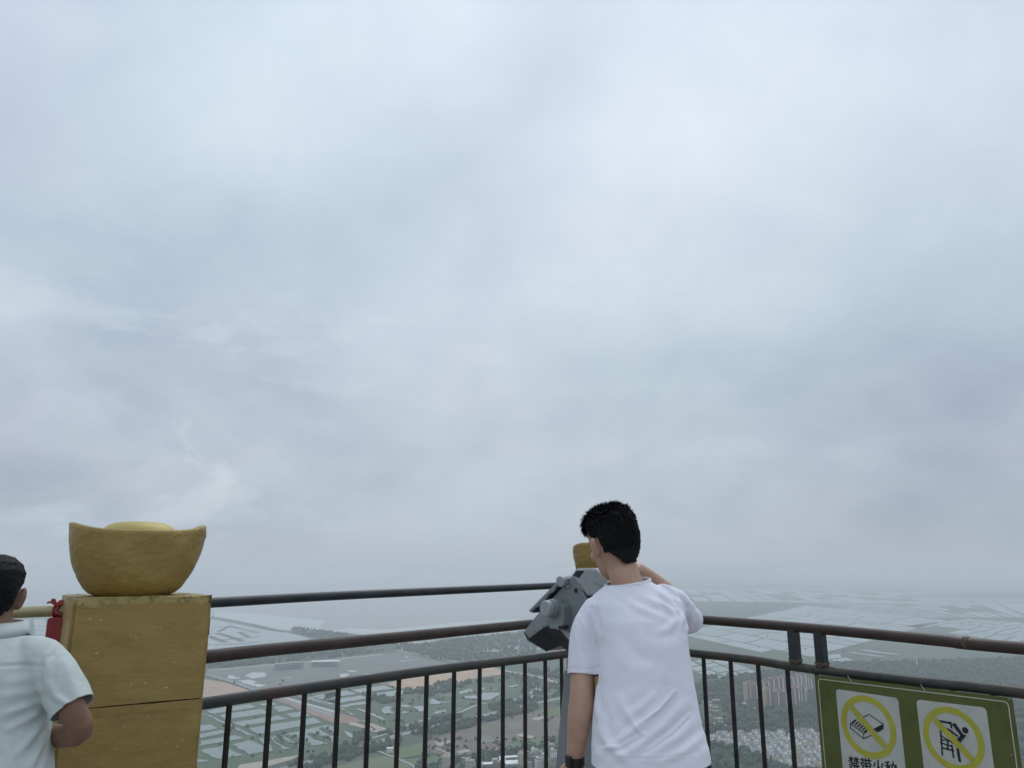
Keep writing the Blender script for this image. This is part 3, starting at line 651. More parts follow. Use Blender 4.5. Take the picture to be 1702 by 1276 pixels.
for i, p in enumerate([[(540, 1080), (620, 1055), (760, 1060), (790, 1080), (770, 1115), (600, 1140), (540, 1110)], [(270, 1105), (330, 1090), (410, 1110), (450, 1130), (340, 1140)], [(410, 1160), (560, 1150), (650, 1170), (640, 1200), (780, 1220), (720, 1245), (600, 1225), (500, 1190)], [(1000, 1120), (1110, 1120), (1080, 1130)]]):
    sheet('puddle', A1(p), 'mud', 1.3, site, step=18, amp=6, seed=i)
for i, p in enumerate([[(160, 628), (270, 632), (210, 645)], [(110, 660), (190, 655), (185, 672), (130, 685)], [(590, 555), (730, 545), (600, 562)], [(300, 660), (420, 650), (330, 668)], [(630, 520), (660, 520), (645, 530)]]):
    sheet('puddle', A5(p), 'mud', 1.3, site, step=18, amp=4, seed=i)
sheet('bare_ground', A2([(-300, 90), (20, 140), (300, 190), (570, 285), (500, 330), (200, 400), (-300, 430)]), 'earth', 1.0, amp=5, label='bare pinkish earth beside the gold pillar')
strip('road', A2([(-200, 60), (80, 90), (300, 150), (620, 265), (1000, 380), (1300, 480), (1690, 620)]), 17, 'road', 1.3, label='grey road running down past the fish ponds')
sheet('bare_ground', A2([(870, 395), (1000, 392), (1330, 470), (1690, 600), (1850, 680), (1690, 672), (1400, 612), (1200, 520)]), 'redroad', 1.0, amp=4, label='red earth strip beside the fish ponds')
for pl, wd, m in [([(1040, 375), (1330, 460), (1690, 560)], 13, 'mud'), ([(1180, 345), (1500, 440), (1800, 530)], 12, 'road'), ([(1330, 370), (1600, 460), (1750, 510)], 9, 'path')]:
    strip('track', A2(pl), wd, m, 1.5, label={'mud': 'pale wet track in the red earth strip', 'road': 'grey track beside the red earth strip', 'path': 'thin pale track nearest the square ponds'}[m])
sheet('bare_ground', A3([(-50, 520), (0, 530), (140, 560), (400, 635), (500, 680), (310, 705), (150, 690), (-50, 650)]), 'redroad', 1.2, amp=5, label='red earth patch between two balusters')
sheet('bare_ground', A3([(440, 660), (520, 670), (790, 770), (860, 800), (700, 790), (560, 720)]), 'beige', 1.2, amp=4, label='upper beige plot below the red earth')
sheet('bare_ground', A3([(300, 690), (400, 690), (600, 760), (750, 810), (640, 812), (520, 770), (330, 715)]), 'beige', 1.4, amp=4, label='lower beige plot below the red earth')
sheet('bare_ground', [(640, 1137), (655, 1132), (700, 1120), (760, 1112), (815, 1106), (838, 1112), (835, 1119), (800, 1125), (765, 1133), (725, 1145), (690, 1147), (660, 1142)], 'earth2', 1.2, amp=10, label='large bare orange earth patch behind the balusters')
eb = [o for o in bpy.data.objects if o.get('label', '').startswith('large bare orange')][0]
sheet('pale_patch', A4([(320, 95), (420, 70), (560, 60), (640, 80), (480, 105), (350, 108)]), 'beige', 1.6, eb, amp=6)
water = [
    A2([(20, 545), (300, 480), (330, 540), (120, 580)]), A2([(345, 490), (580, 455), (665, 495), (370, 540)]), A2([(170, 595), (740, 515), (800, 580), (260, 650)]), A2([(355, 690), (940, 600), (1060, 640), (480, 740)]),
    A2([(560, 765), (1380, 630), (1500, 685), (700, 840)]), A2([(860, 490), (1010, 475), (1140, 522), (960, 555)]), A2([(1030, 578), (1240, 550), (1350, 605), (1130, 630)]), A2([(690, 452), (860, 435), (960, 460), (760, 480)]),
    A2([(-20, 575), (50, 590), (340, 720), (640, 860), (560, 850), (300, 730)]), A2([(-60, 725), (80, 715), (180, 765), (-60, 810)]), A2([(-60, 835), (230, 785), (290, 820), (-60, 890)]), A2([(-60, 930), (390, 850), (510, 885), (-60, 992)]),
    A2([(345, 970), (570, 915), (780, 1000), (760, 1060), (590, 1095)]), A2([(-60, 1045), (250, 985), (490, 1110), (180, 1160)]), A2([(680, 900), (780, 885), (890, 1050), (830, 1060)]), A2([(-80, 1160), (20, 1165), (50, 1190), (-80, 1200)]),
    A2([(1330, 362), (1690, 290), (1700, 350), (1500, 395)]), A2([(1530, 412), (1700, 370), (1720, 450), (1630, 447)]),
    A3([(0, 312), (280, 285), (410, 325), (0, 385)]), A3([(0, 412), (460, 345), (545, 380), (80, 460)]), A3([(110, 490), (510, 420), (520, 455), (300, 480), (290, 500)]), A3([(330, 277), (760, 215), (870, 260), (450, 310)]), A3([(610, 327), (930, 280), (1070, 295), (1000, 330), (760, 370)]),
    A3([(710, 520), (800, 470), (890, 505), (820, 510), (880, 570), (760, 580)]), A3([(980, 460), (1110, 470), (1060, 500), (980, 490)]), A3([(1120, 485), (1290, 475), (1270, 550), (1200, 550)]), A3([(1340, 400), (1400, 390), (1470, 430), (1620, 425), (1420, 457), (1340, 450)]), A3([(1370, 575), (1420, 545), (1550, 530), (1560, 550), (1430, 580)]), A3([(1470, 345), (1620, 320), (1640, 345), (1500, 356)]),
    A3([(400, 515), (440, 510), (620, 580), (790, 655), (735, 657), (580, 590)]), A3([(200, 780), (240, 785), (390, 870), (350, 890)]), A3([(1000, 540), (1080, 565), (980, 578)]), A3([(280, 555), (300, 545), (370, 600), (330, 595)]),
    A4([(770, 470), (900, 380), (1120, 340), (1110, 410), (960, 462)]), A4([(440, 335), (500, 312), (690, 308), (690, 340), (560, 400), (450, 400)]), A4([(170, 300), (330, 255), (350, 290), (180, 330)]), A4([(200, 360), (400, 345), (410, 385), (250, 380)]), A4([(260, 440), (370, 430), (330, 456)]), A4([(1050, 290), (1170, 240), (1240, 280), (1130, 320)]), A4([(460, 240), (520, 260), (470, 276)]), A4([(780, 240), (940, 200), (900, 236)]), A4([(600, 512), (670, 503), (650, 526)]), A4([(1330, 328), (1390, 318), (1370, 338)]), A4([(1050, 155), (1150, 165), (1080, 178)]), A4([(150, 520), (220, 505), (190, 528)]), A4([(600, 265), (680, 255), (640, 275)]), A4([(1050, 305), (1130, 320), (1100, 330)]),
    A5([(570, 420), (640, 410), (680, 440), (720, 470), (690, 492), (590, 470)]), A5([(640, 412), (800, 398), (970, 375), (780, 420), (660, 432)]), A5([(0, 480), (60, 470), (0, 500)]),
]
near = tag(sheet('pond_land', [(250, 1150), (345, 1135), (500, 1168), (560, 1140), (640, 1130), (700, 1150), (860, 1120), (960, 1130), (960, 1160), (700, 1222), (500, 1262), (250, 1300)], 'dyke', .5, amp=10, label='green dyked land of fish ponds behind the left railing'), None, None, None, 'structure')
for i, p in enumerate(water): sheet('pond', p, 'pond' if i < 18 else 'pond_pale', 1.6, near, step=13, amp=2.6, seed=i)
isl = sheet('pond', A2([(830, 880), (1000, 840), (1130, 815), (1250, 790), (1560, 720), (1680, 760), (1720, 880), (1640, 955), (1290, 995), (1000, 1032)]), 'pond', 1.6, near, step=26, amp=2.5)
for i, p in enumerate([[(870, 890), (920, 870), (1020, 905), (1200, 980), (1130, 1010), (1000, 980)], [(1000, 850), (1070, 840), (1250, 900), (1385, 955), (1340, 985), (1180, 930)], [(1300, 830), (1350, 815), (1500, 860), (1640, 930), (1570, 945), (1420, 890)], [(1460, 755), (1510, 740), (1690, 840), (1690, 865), (1600, 840)]]):
    q = A2(p); sheet('pond_island', q, 'dyke', 2.6, isl, step=20, amp=2.5, seed=i); forest_px.append((q, 16, 6))
# grids of pale ponds
def pond_grid(name, label, corners, nu, nv, gap, m, seed, skip=.06, dz=1.6, base='dyke'):
    g = [G(x, y) for x, y in corners]; r = random.Random(seed)
    root = sheet(name, corners, base, .5, amp=12, label=label)
    us = [0]; [us.append(us[-1]+r.uniform(.6, 1.4)) for _ in range(nu)]; us = [u/us[-1] for u in us]
    for i in range(nu):
        vs = [0]; [vs.append(vs[-1]+r.uniform(.6, 1.4)) for _ in range(nv)]; vs = [v/vs[-1] for v in vs]
        for j in range(nv):
            if r.random() < skip: continue
            q = []
            for u, v in ((us[i], vs[j]), (us[i+1], vs[j]), (us[i+1], vs[j+1]), (us[i], vs[j+1])):
                q.append((g[0]*(1-u)+g[1]*u)*(1-v) + (g[3]*(1-u)+g[2]*u)*v)
            c = sum(q, Vector())/4; out = []
            for k in range(4):
                e1 = (q[(k+1) % 4]-q[k]).normalized(); e2_ = (q[k-1]-q[k]).normalized()
                sn = max(.35, abs(e1.cross(e2_).length)); out.append(q[k] + (e1+e2_)*(gap*r.uniform(.6, 1.3)/sn))
            if (out[0]-c).dot(q[0]-c) < 0: continue
            out = rough_edge(out, 70, gap*.22, seed*100+i*10+j)
            for p in out: p.z = -H+dz
            mk('pond', out, tris_poly(out), m if r.random() < .7 else 'pond', root)
    return root
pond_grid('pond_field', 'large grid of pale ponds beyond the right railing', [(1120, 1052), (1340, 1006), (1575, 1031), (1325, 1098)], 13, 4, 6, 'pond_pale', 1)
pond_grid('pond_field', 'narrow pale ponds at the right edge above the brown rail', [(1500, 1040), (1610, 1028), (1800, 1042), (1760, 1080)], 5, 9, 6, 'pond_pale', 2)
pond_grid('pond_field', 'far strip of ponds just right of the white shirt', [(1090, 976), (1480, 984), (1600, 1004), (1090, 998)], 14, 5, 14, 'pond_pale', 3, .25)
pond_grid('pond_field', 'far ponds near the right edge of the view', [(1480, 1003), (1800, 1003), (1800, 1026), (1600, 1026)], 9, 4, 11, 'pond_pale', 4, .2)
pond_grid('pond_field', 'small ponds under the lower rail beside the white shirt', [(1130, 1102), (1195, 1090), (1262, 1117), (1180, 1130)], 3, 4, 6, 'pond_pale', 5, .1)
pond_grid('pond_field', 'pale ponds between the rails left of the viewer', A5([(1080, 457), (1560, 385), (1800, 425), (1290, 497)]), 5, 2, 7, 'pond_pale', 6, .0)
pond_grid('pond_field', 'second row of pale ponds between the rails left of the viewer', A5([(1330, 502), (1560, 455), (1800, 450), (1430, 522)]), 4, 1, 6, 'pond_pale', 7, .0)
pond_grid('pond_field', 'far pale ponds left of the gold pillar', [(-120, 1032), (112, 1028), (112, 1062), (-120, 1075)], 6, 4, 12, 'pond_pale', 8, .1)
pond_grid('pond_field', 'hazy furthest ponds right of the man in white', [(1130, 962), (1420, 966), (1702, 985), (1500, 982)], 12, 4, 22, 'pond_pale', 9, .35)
sheet('wood_floor', [(1130, 1000), (1180, 997), (1290, 1000), (1350, 1006), (1225, 1026), (1130, 1040)], 'forest', .6, amp=14, label='dark wooded land above the large pond grid')
strip('field_pond', [(1411, 1083), (1440, 1087), (1470, 1091)], 26, 'pond_pale', 1.7, label='left of two long narrow ponds in the dark plain')
strip('field_pond', [(1432, 1079), (1465, 1084), (1494, 1087)], 34, 'pond_pale', 1.7, label='right of two long narrow ponds in the dark plain')
for i, p in enumerate([[(1380, 1096), (1405, 1092), (1418, 1096), (1395, 1101)], [(1350, 1090), (1395, 1086), (1400, 1092), (1360, 1097)]]):
    sheet('field_pond', p, 'pond_pale', 1.7, step=30, amp=5, seed=i, label=['lone small pond below the large pond grid', 'pale pond at the foot of the large pond grid'][i])
# roads and fields right of the ponds
strip('highway', A3([(-700, 1330), (180, 1085), (600, 975), (910, 860), (1620, 690), (2240, 550)]) + A4([(1250, 425), (1500, 375), (1900, 300)]), 22, 'road', 2.0, label='pale highway between two belts of trees')
strip('track', A3([(600, 890), (910, 800), (1060, 720), (1330, 640), (1620, 580)]) + A4([(200, 555), (400, 470), (520, 440)]), 9, 'path', 2.2, label='thin pale track alongside the highway')
strip('road', A4([(640, 5), (760, 30), (1050, 80), (1200, 110), (1300, 140), (1470, 200), (1700, 290)]), 18, 'path', 1.8, label='pale road curving behind the viewer column')
strip('track', A5([(560, 470), (700, 500), (860, 525), (1040, 565)]), 16, 'path', 1.8, label='pale track from the building site to the right')
sheet('field', A4([(140, 800), (700, 650), (1260, 530), (1480, 480), (1500, 700), (1440, 860), (1250, 890), (900, 965), (740, 1060), (130, 1110), (-200, 1080), (-260, 920)]), 'fbrown', 1.0, amp=6, label='brown ploughed field above the village')
fb = [o for o in bpy.data.objects if o.get('label', '').startswith('brown ploughed')][0]
for i, (p, m) in enumerate([([(900, 845), (980, 825), (1150, 870), (1100, 892), (940, 870)], 'beige'), ([(1080, 640), (1240, 600), (1300, 640), (1160, 665)], 'beige'), ([(130, 1060), (270, 1020), (330, 1060), (180, 1085)], 'beige'), ([(590, 1025), (700, 1020), (700, 1050)], 'beige'), ([(1310, 540), (1450, 508), (1460, 590), (1310, 605)], 'fgreen'), ([(-150, 940), (60, 920), (80, 960), (-100, 990)], 'beige'), ([(470, 700), (640, 740), (560, 790), (400, 760)], 'folive'), ([(800, 700), (960, 690), (980, 760), (840, 790)], 'site'), ([(300, 880), (520, 850), (640, 930), (420, 960)], 'site')]):
    sheet('plot', A4(p), m, 1.5, fb, step=30, amp=3, seed=i)
sheet('field', A4([(760, 950), (1000, 900), (1250, 885), (1300, 940), (1250, 970), (1000, 1030), (780, 1040)]), 'fgreen', 1.8, amp=4, label='bright green field directly above the village')
sheet('field', A3([(930, 1015), (1270, 930), (1290, 1090), (930, 1150)]), 'fgreen', 1.4, amp=4, label='green field below the highway')
sheet('field', A3([(960, 1165), (1270, 1145), (1610, 1080), (1640, 1160), (1320, 1225), (1100, 1235)]), 'fgreen', 1.8, amp=4, label='second green field nearer the village')
sheet('field', A3([(-300, 1330), (180, 1240), (520, 1140), (930, 1090), (1200, 1330), (500, 1420), (-300, 1450)]), 'folive', 1.0, amp=5, label='olive field at the foot of the balusters')
strip('track', A3([(640, 1040), (900, 1140), (1110, 1230), (1180, 1290)]), 6, 'path', 2.0, label='pale farm track crossing the olive field')
strip('track', A3([(1330, 985), (1600, 1090), (1900, 1180)]), 6, 'path', 2.0, label='pale farm track crossing the ploughed field')
sheet('bare_ground', A2([(420, 1230), (700, 1190), (1000, 1130), (1230, 1100), (1100, 1180), (820, 1260), (420, 1330)]), 'beige', 1.2, amp=5, label='beige cleared ground under the lowest left ponds')
strip('road', A6([(100, 590), (330, 590), (640, 650), (860, 700), (1150, 745), (1560, 830)]), 9, 'road', 2.0, label='faint road through the woods behind the villas')

# belts of trees
belt1 = A3([(-500, 1250), (180, 1030), (560, 890), (930, 800), (1300, 690), (1640, 600), (2000, 510), (2300, 440), (2600, 400), (2600, 420), (2300, 520), (1640, 668), (1290, 755), (920, 838), (570, 955), (180, 1065), (-500, 1300)])
belt2 = A3([(-500, 1340), (180, 1110), (590, 1000), (920, 885), (1300, 790), (1640, 710), (2250, 565), (2700, 470), (2700, 540), (2250, 640), (1640, 820), (1330, 900), (960, 985), (600, 1095), (180, 1215), (-500, 1400)])
woods3 = A3([(600, 380), (780, 370), (820, 340), (1000, 335), (1100, 285), (1280, 280), (1370, 250), (1480, 205), (1640, 190), (1640, 300), (1460, 335), (1280, 370), (1100, 405), (950, 440), (780, 455), (640, 450)])
woods4 = A4([(-60, 215), (100, 190), (400, 170), (520, 160), (620, 150), (700, 160), (560, 190), (400, 230), (100, 260)])
woods5 = A4([(440, 1110), (600, 1080), (760, 1060), (1000, 1030), (1250, 960), (1380, 900), (1450, 920), (1300, 1010), (1000, 1080), (760, 1140), (440, 1190), (130, 1200), (140, 1150)])
woods6 = A3([(370, 840), (520, 830), (540, 900), (380, 960)])
woods7 = A4([(760, 60), (1000, 100), (1470, 230), (1470, 370), (1250, 420), (760, 520), (700, 560), (720, 480), (980, 330), (1000, 180), (760, 150)])
woods8 = A4([(900, 30), (1470, 30), (1600, 230), (1300, 100)])
for p, s, z in ((belt1, 13, 9), (belt2, 12, 10), (woods3, 15, 11), (woods4, 17, 10), (woods5, 14, 8), (woods6, 11, 9), (woods7, 22, 9), (woods8, 26, 11)): forest_px.append((p, s, z))
rwood = [(1140, 1128), (1200, 1126), (1262, 1119), (1330, 1108), (1420, 1102), (1720, 1095), (1720, 1300), (1140, 1310)]
sheet('wood_floor', rwood, 'forest', .6, amp=14, label='dark woodland floor behind the right railing'); forest_px.append((rwood, 14.5, 11))
villa_px = A6([(60, 905), (480, 862), (770, 845), (1150, 880), (1250, 835), (1560, 870), (1800, 900), (1800, 1320), (1150, 1320), (1050, 1240), (850, 1160), (700, 1085), (480, 1040), (300, 1010), (60, 965)])
apt_px = A6([(560, 430), (760, 450), (860, 500), (1140, 520), (1360, 460), (1450, 300), (1300, 260), (880, 330), (580, 380)])
hol = [villa_px, apt_px, A6([(60, 420), (280, 400), (360, 760), (60, 760)]), A6([(440, 440), (620, 440), (640, 490), (440, 490)])]
def inpoly(px, py, poly):
    ins = np.zeros(len(px), bool); n = len(poly)
    for i in range(n):
        (x1, y1), (x2, y2) = poly[i], poly[(i+1) % n]
        if y1 == y2: continue
        c = ((y1 > py) != (y2 > py)) & (px < (x2-x1)*(py-y1)/(y2-y1)+x1); ins ^= c
    return ins
pts_all, size_all = [], []
for poly, spc, sz in forest_px:
    g = np.array([G(x, y)[:2] for x, y in poly]); lo, hi = g.min(0), g.max(0)
    n = int(min(90000, (hi-lo).prod()/(spc*spc)))
    c = RNG.uniform(lo, hi, (n, 2)); c3 = np.column_stack([c, np.full(n, -H)])
    px, py = projN(c3); k = inpoly(px, py, poly)
    for h in hol: k &= ~inpoly(px, py, h)
    c3 = c3[k]
    # clearings
    kk = np.array([mnoise.noise(Vector((x*.006, y*.006, 0))) > -.38 for x, y, _ in c3]) if len(c3) else np.zeros(0, bool)
    c3 = c3[kk]; pts_all.append(c3); size_all.append(np.full(len(c3), sz))
NOTREE = [A2([(-300, 90), (20, 140), (300, 190), (570, 285), (500, 330), (200, 400), (-300, 430)]), A2([(870, 380), (1000, 380), (1690, 590), (1850, 680), (1400, 640), (1100, 520)]), A2([(830, 880), (1560, 720), (1680, 760), (1640, 955), (1000, 1032)]), [(640, 1137), (815, 1106), (838, 1112), (725, 1145), (660, 1142)]]
# scattered trees along dykes and village
for (x0, y0, x1, y1, n) in ((345, 1130, 640, 1260, 110), (600, 1120, 940, 1200, 170), (690, 1225, 960, 1290, 260), (1100, 1000, 1700, 1100, 60), (1170, 1210, 1440, 1290, 260)):
    px = RNG.uniform(x0, x1, n); py = RNG.uniform(y0, y1, n)
    k = np.ones(n, bool)
    for q in water: k &= ~inpoly(px, py, q)
    for o in NOTREE: k &= ~inpoly(px, py, o)
    px, py = px[k], py[k]
    pts_all.append(np.array([G(a, b)[:] for a, b in zip(px, py)])); size_all.append(np.full(len(px), 5.0))
TP = np.concatenate(pts_all); TS = np.concatenate(size_all)
bm = bmesh.new(); bmesh.ops.create_icosphere(bm, subdivisions=2, radius=1.0); bm.verts.ensure_lookup_table()
bv = np.array([v.co[:] for v in bm.verts]); bf = np.array([[v.index for v in f.verts] for f in bm.faces]); bm.free()
variants = []
for s in range(6):
    k = np.array([1 + .42*mnoise.noise(Vector(v)*1.9 + Vector((s*7.1, 0, 0))) + .2*mnoise.noise(Vector(v)*4.3 + Vector((0, s*3.3, 0))) for v in bv]); variants.append(bv*k[:, None])
def tree_mass(name, T, S, label):
    n = len(T); vid = RNG.integers(0, 6, n); ang = RNG.uniform(0, 6.28, n); sc_ = S*RNG.uniform(.62, 1.25, n)*.62
    hh = sc_*RNG.uniform(.8, 1.25, n)
    base = np.stack(variants)[vid]; ca, sa = np.cos(ang)[:, None], np.sin(ang)[:, None]
    X = (base[:, :, 0]*ca - base[:, :, 1]*sa)*sc_[:, None] + T[:, 0:1]
    Y = (base[:, :, 0]*sa + base[:, :, 1]*ca)*sc_[:, None] + T[:, 1:2]
    Z = base[:, :, 2]*hh[:, None] + T[:, 2:3] + hh[:, None]*.8
    co = np.stack([X, Y, Z], -1).reshape(-1, 3); m = bv.shape[0]
    fc = (bf[None] + (np.arange(n)*m)[:, None, None]).reshape(-1, 3)
    me = bpy.data.meshes.new(name); me.vertices.add(len(co)); me.vertices.foreach_set('co', co.ravel().astype('f4'))
    me.loops.add(fc.size); me.loops.foreach_set('vertex_index', fc.ravel().astype('i4'))
    me.polygons.add(len(fc)); me.polygons.foreach_set('loop_start', np.arange(0, fc.size, 3, dtype='i4')); me.polygons.foreach_set('loop_total', np.full(len(fc), 3, 'i4'))
    me.update(); me.validate(); me.materials.append(MT['canopy'])
    o = bpy.data.objects.new(name, me); COL.objects.link(o); tag(o, label, None, None, 'stuff'); return o
if len(TP) > 22000:
    k = RNG.permutation(len(TP))[:22000]; TP, TS = TP[k], TS[k]
kx = projN(TP)[0] > 1000
tree_mass('woodland', TP[~kx], TS[~kx], 'belts of dark trees on the plain behind the left railing')
tree_mass('woodland', TP[kx], TS[kx], 'dark hazy woods on the plain behind the right railing')

# ------------------------------------------------------------------ buildings on the plain
def gable(w_, d_, h_, rh, ov=.4):
    W, D_ = w_/2+ov, d_/2+ov
    V = [(-W, -D_, h_), (W, -D_, h_), (W, D_, h_), (-W, D_, h_), (-W, 0, h_+rh), (W, 0, h_+rh)]
    return V, [(0, 1, 5, 4), (2, 3, 4, 5), (1, 2, 5), (3, 0, 4), (3, 2, 1, 0)]
def local(name, V, Fc, m):
    me = bpy.data.meshes.new(name); me.from_pydata([tuple(v) for v in V], [], Fc); me.materials.append(MT[m]); me.update(); return me
def lbox(x, y, z, sx, sy, sz): return box((x, y, z), sx, sy, sz)
villa_types = []
for i, (wd, dp, hh, rf, wl) in enumerate([(11, 10, 8.5, 'roofgrey', 'bldwhite'), (12, 9, 9.5, 'roofgrey', 'bldcream'), (10, 10, 8, 'rooftan', 'bldwhite'), (13, 10, 9, 'roofgrey', 'bldwhite')]):
    wv = joinvf([lbox(0, 0, 0, wd, dp, hh), lbox(-wd*.28, -dp*.56, 0, wd*.36, 3, hh*.95), ([(-wd*.46, -dp*.56-1.5, hh*.95), (-wd*.10, -dp*.56-1.5, hh*.95), (-wd*.28, -dp*.56-1.5, hh*.95+3.0), (-wd*.46, -dp*.3, hh*.95), (-wd*.10, -dp*.3, hh*.95), (-wd*.28, -dp*.3, hh*.95+3.0)], [(0, 1, 2), (3, 5, 4), (0, 2, 5, 3), (1, 4, 5, 2)]),
                 ([(-wd/2, -dp/2, hh), (-wd/2, dp/2, hh), (-wd/2, 0, hh+4)], [(0, 1, 2)]), ([(wd/2, -dp/2, hh), (wd/2, dp/2, hh), (wd/2, 0, hh+4)], [(0, 1, 2)])])
    rv = joinvf([([(-wd/2-.1, -dp/2-.6, hh-.2), (wd/2+.1, -dp/2-.6, hh-.2), (wd/2+.1, 0, hh+3.6), (-wd/2-.1, 0, hh+3.6), (-wd/2-.1, dp/2+.6, hh-.2), (wd/2+.1, dp/2+.6, hh-.2)], [(0, 1, 2, 3), (3, 2, 5, 4)])])
    villa_types.append((local('villa_wall', *wv, wl), local('villa_roof', *rv, rf)))
g = np.array([G(x, y)[:2] for x, y in villa_px]); lo, hi = g.min(0), g.max(0); r = random.Random(11); nv = 0
ca, sa = math.cos(.16), math.sin(.16)
cen = (lo+hi)/2
for j in range(-16, 17):
    for i in range(-26, 27):
        a = i*17.5 + r.uniform(-2, 2) + (j % 2)*8; b = j*28 + r.uniform(-3, 3) + 5*math.sin(i*.35)
        x, y = cen[0]+a*ca-b*sa, cen[1]+a*sa+b*ca
        px, py = proj(Vector((x, y, -H)))
        if px > 1405 or py > 1288 or not inpoly(np.array([px]), np.array([py]), villa_px)[0] or r.random() < .05: continue
        ty = villa_types[r.choice((0, 0, 1, 2, 3))]
        o = bpy.data.objects.new('villa', ty[0]); COL.objects.link(o); o.location = (x, y, -H+.6); o.rotation_euler = (0, 0, .16 + r.choice((0, 0, 0, .5, -.45)) + r.uniform(-.12, .12))
        s = r.uniform(1.0, 1.25); o.scale = (s, s, s*r.uniform(.9, 1.15))
        tag(o, 'small white villa with pitched roof in the dense estate behind the right railing', 'villa', 'villas packed in the estate')
        for nm, me in (('roof', ty[1]),):
            c = bpy.data.objects.new(nm, me); COL.objects.link(c); c.parent = o
        nv += 1
print('villas', nv, 'trees', len(TP))
def tower(px, py, wpx, hpx, label, wall='bldpink', end=None, ribs=5, rz=.12, depth=16, group='dusty red apartment towers'):
    b = G(px, py); dist = b.y; mpp = dist/F*ray(px, py).y; wd = wpx*mpp; hh = hpx*mpp*1.06
    root = empty('apartment_tower', (b.x, b.y, -H), label, 'tower', group); root.rotation_euler = (0, 0, rz)
    def part(nm, vf, m): return fromlocal(nm, vf, m, root)
    part('wall', lbox(0, 0, 0, wd, depth, hh), wall)
    for k in range(ribs):
        x = (k+.5)/ribs*wd - wd/2
        part('bay', lbox(x, -depth/2-.7, 2, wd/ribs*.42, 1.6, hh-3), 'bldwhite' if k % 2 else wall)
        ww = part('window_strip', lbox(x + wd/ribs*.36, -depth/2-.06, 2, wd/ribs*.26, .3, hh-5), 'window')
        nf = max(3, int(hh/3.2))
        fromlocal('floor_band', joinvf([lbox(x + wd/ribs*.36, -depth/2-.25, 2+f*(hh-5)/nf, wd/ribs*.27, .25, 1.0) for f in range(nf)]), wall, ww)['kind'] = 'stuff'
    if end: part('end_bay', lbox(-wd/2-1.4, -1, 0, 6.5, depth*.9, hh*.985), end)
    rf = part('roof', lbox(0, 0, hh, wd+.8, depth+.8, 1.2), 'bldpink')
    fromlocal('lift_house', lbox(wd*.12, 0, hh+1.2, wd*.3, depth*.5, 4.5), 'bldpink', rf)
    return root
def fromlocal(nm, vf, m, parent):
    o = bpy.data.objects.new(nm, local(nm, vf[0], vf[1], m)); COL.objects.link(o); o.parent = parent; return o
TW = [(1259, 1169.5, 12, 25, 'dusty red tower right behind the leftmost ochre ended one', None), (1248.5, 1168, 13, 27, 'leftmost apartment tower with ochre end wall', 'bldyellow'), (1281, 1177, 15, 26, 'front apartment tower with bright ochre end wall', 'bldyellow'), (1295, 1178.5, 14, 24, 'front apartment tower second from its ochre end', None), (1309, 1179, 14, 24, 'front apartment tower behind the fourth right baluster', None),
      (1322, 1173, 13, 24, 'pale dusty red tower right of the fourth baluster', None), (1333, 1171, 12, 23, 'rightmost front tower beside the green sign', None), (1271, 1160, 16, 22, 'apartment tower in the second row, leftmost', None), (1288, 1157, 15, 24, 'apartment tower in the second row, middle', None), (1303, 1155, 15, 24, 'apartment tower in the second row, right of middle', None), (1320, 1152, 14, 22, 'apartment tower in the hazy back row, left', None), (1333, 1149, 14, 22, 'apartment tower in the hazy back row, middle', None), (1344, 1147, 10, 16, 'apartment tower in the hazy back row, rightmost', None)]
for i, (px, py, wp, hp, lb, en) in enumerate(TW): tower(px, py, wp, hp, lb, 'bldpink' if i < 10 else 'bldgrey', en, 4)
# village blocks and houses
def house(px, py, wm, dm, hm, wall, label, cat='house', group='village houses', roofm='roofgrey', rz=.0, floors=None, pitched=False, name='village_house'):
    b = G(px, py); root = empty(name, (b.x, b.y, -H), label, cat, group); root.rotation_euler = (0, 0, rz)
    fromlocal('wall', lbox(0, 0, 0, wm, dm, hm), wall, root)
    if pitched: fromlocal('roof', gable(wm, dm, hm, wm*.12), roofm, root)
    else:
        rf = fromlocal('roof', lbox(0, 0, hm, wm+.6, dm+.6, .9), roofm, root)
        if hm > 8: fromlocal('stair_house', lbox(-wm*.2, dm*.1, hm+.9, wm*.35, dm*.35, 2.8), wall, rf)
    nf = floors or max(1, int(hm/3.3)); nc = max(2, int(wm/3.4)); ns = max(2, int(dm/3.6))
    for f in range(nf):
        for c in range(nc):
            fromlocal('window', lbox((c+.5)/nc*wm-wm/2, -dm/2-.03, f*3.3+1.2, 1.5, .14, 1.5), 'window', root)
    return root
r = random.Random(5); SIDE = ['left', 'middle', 'right']
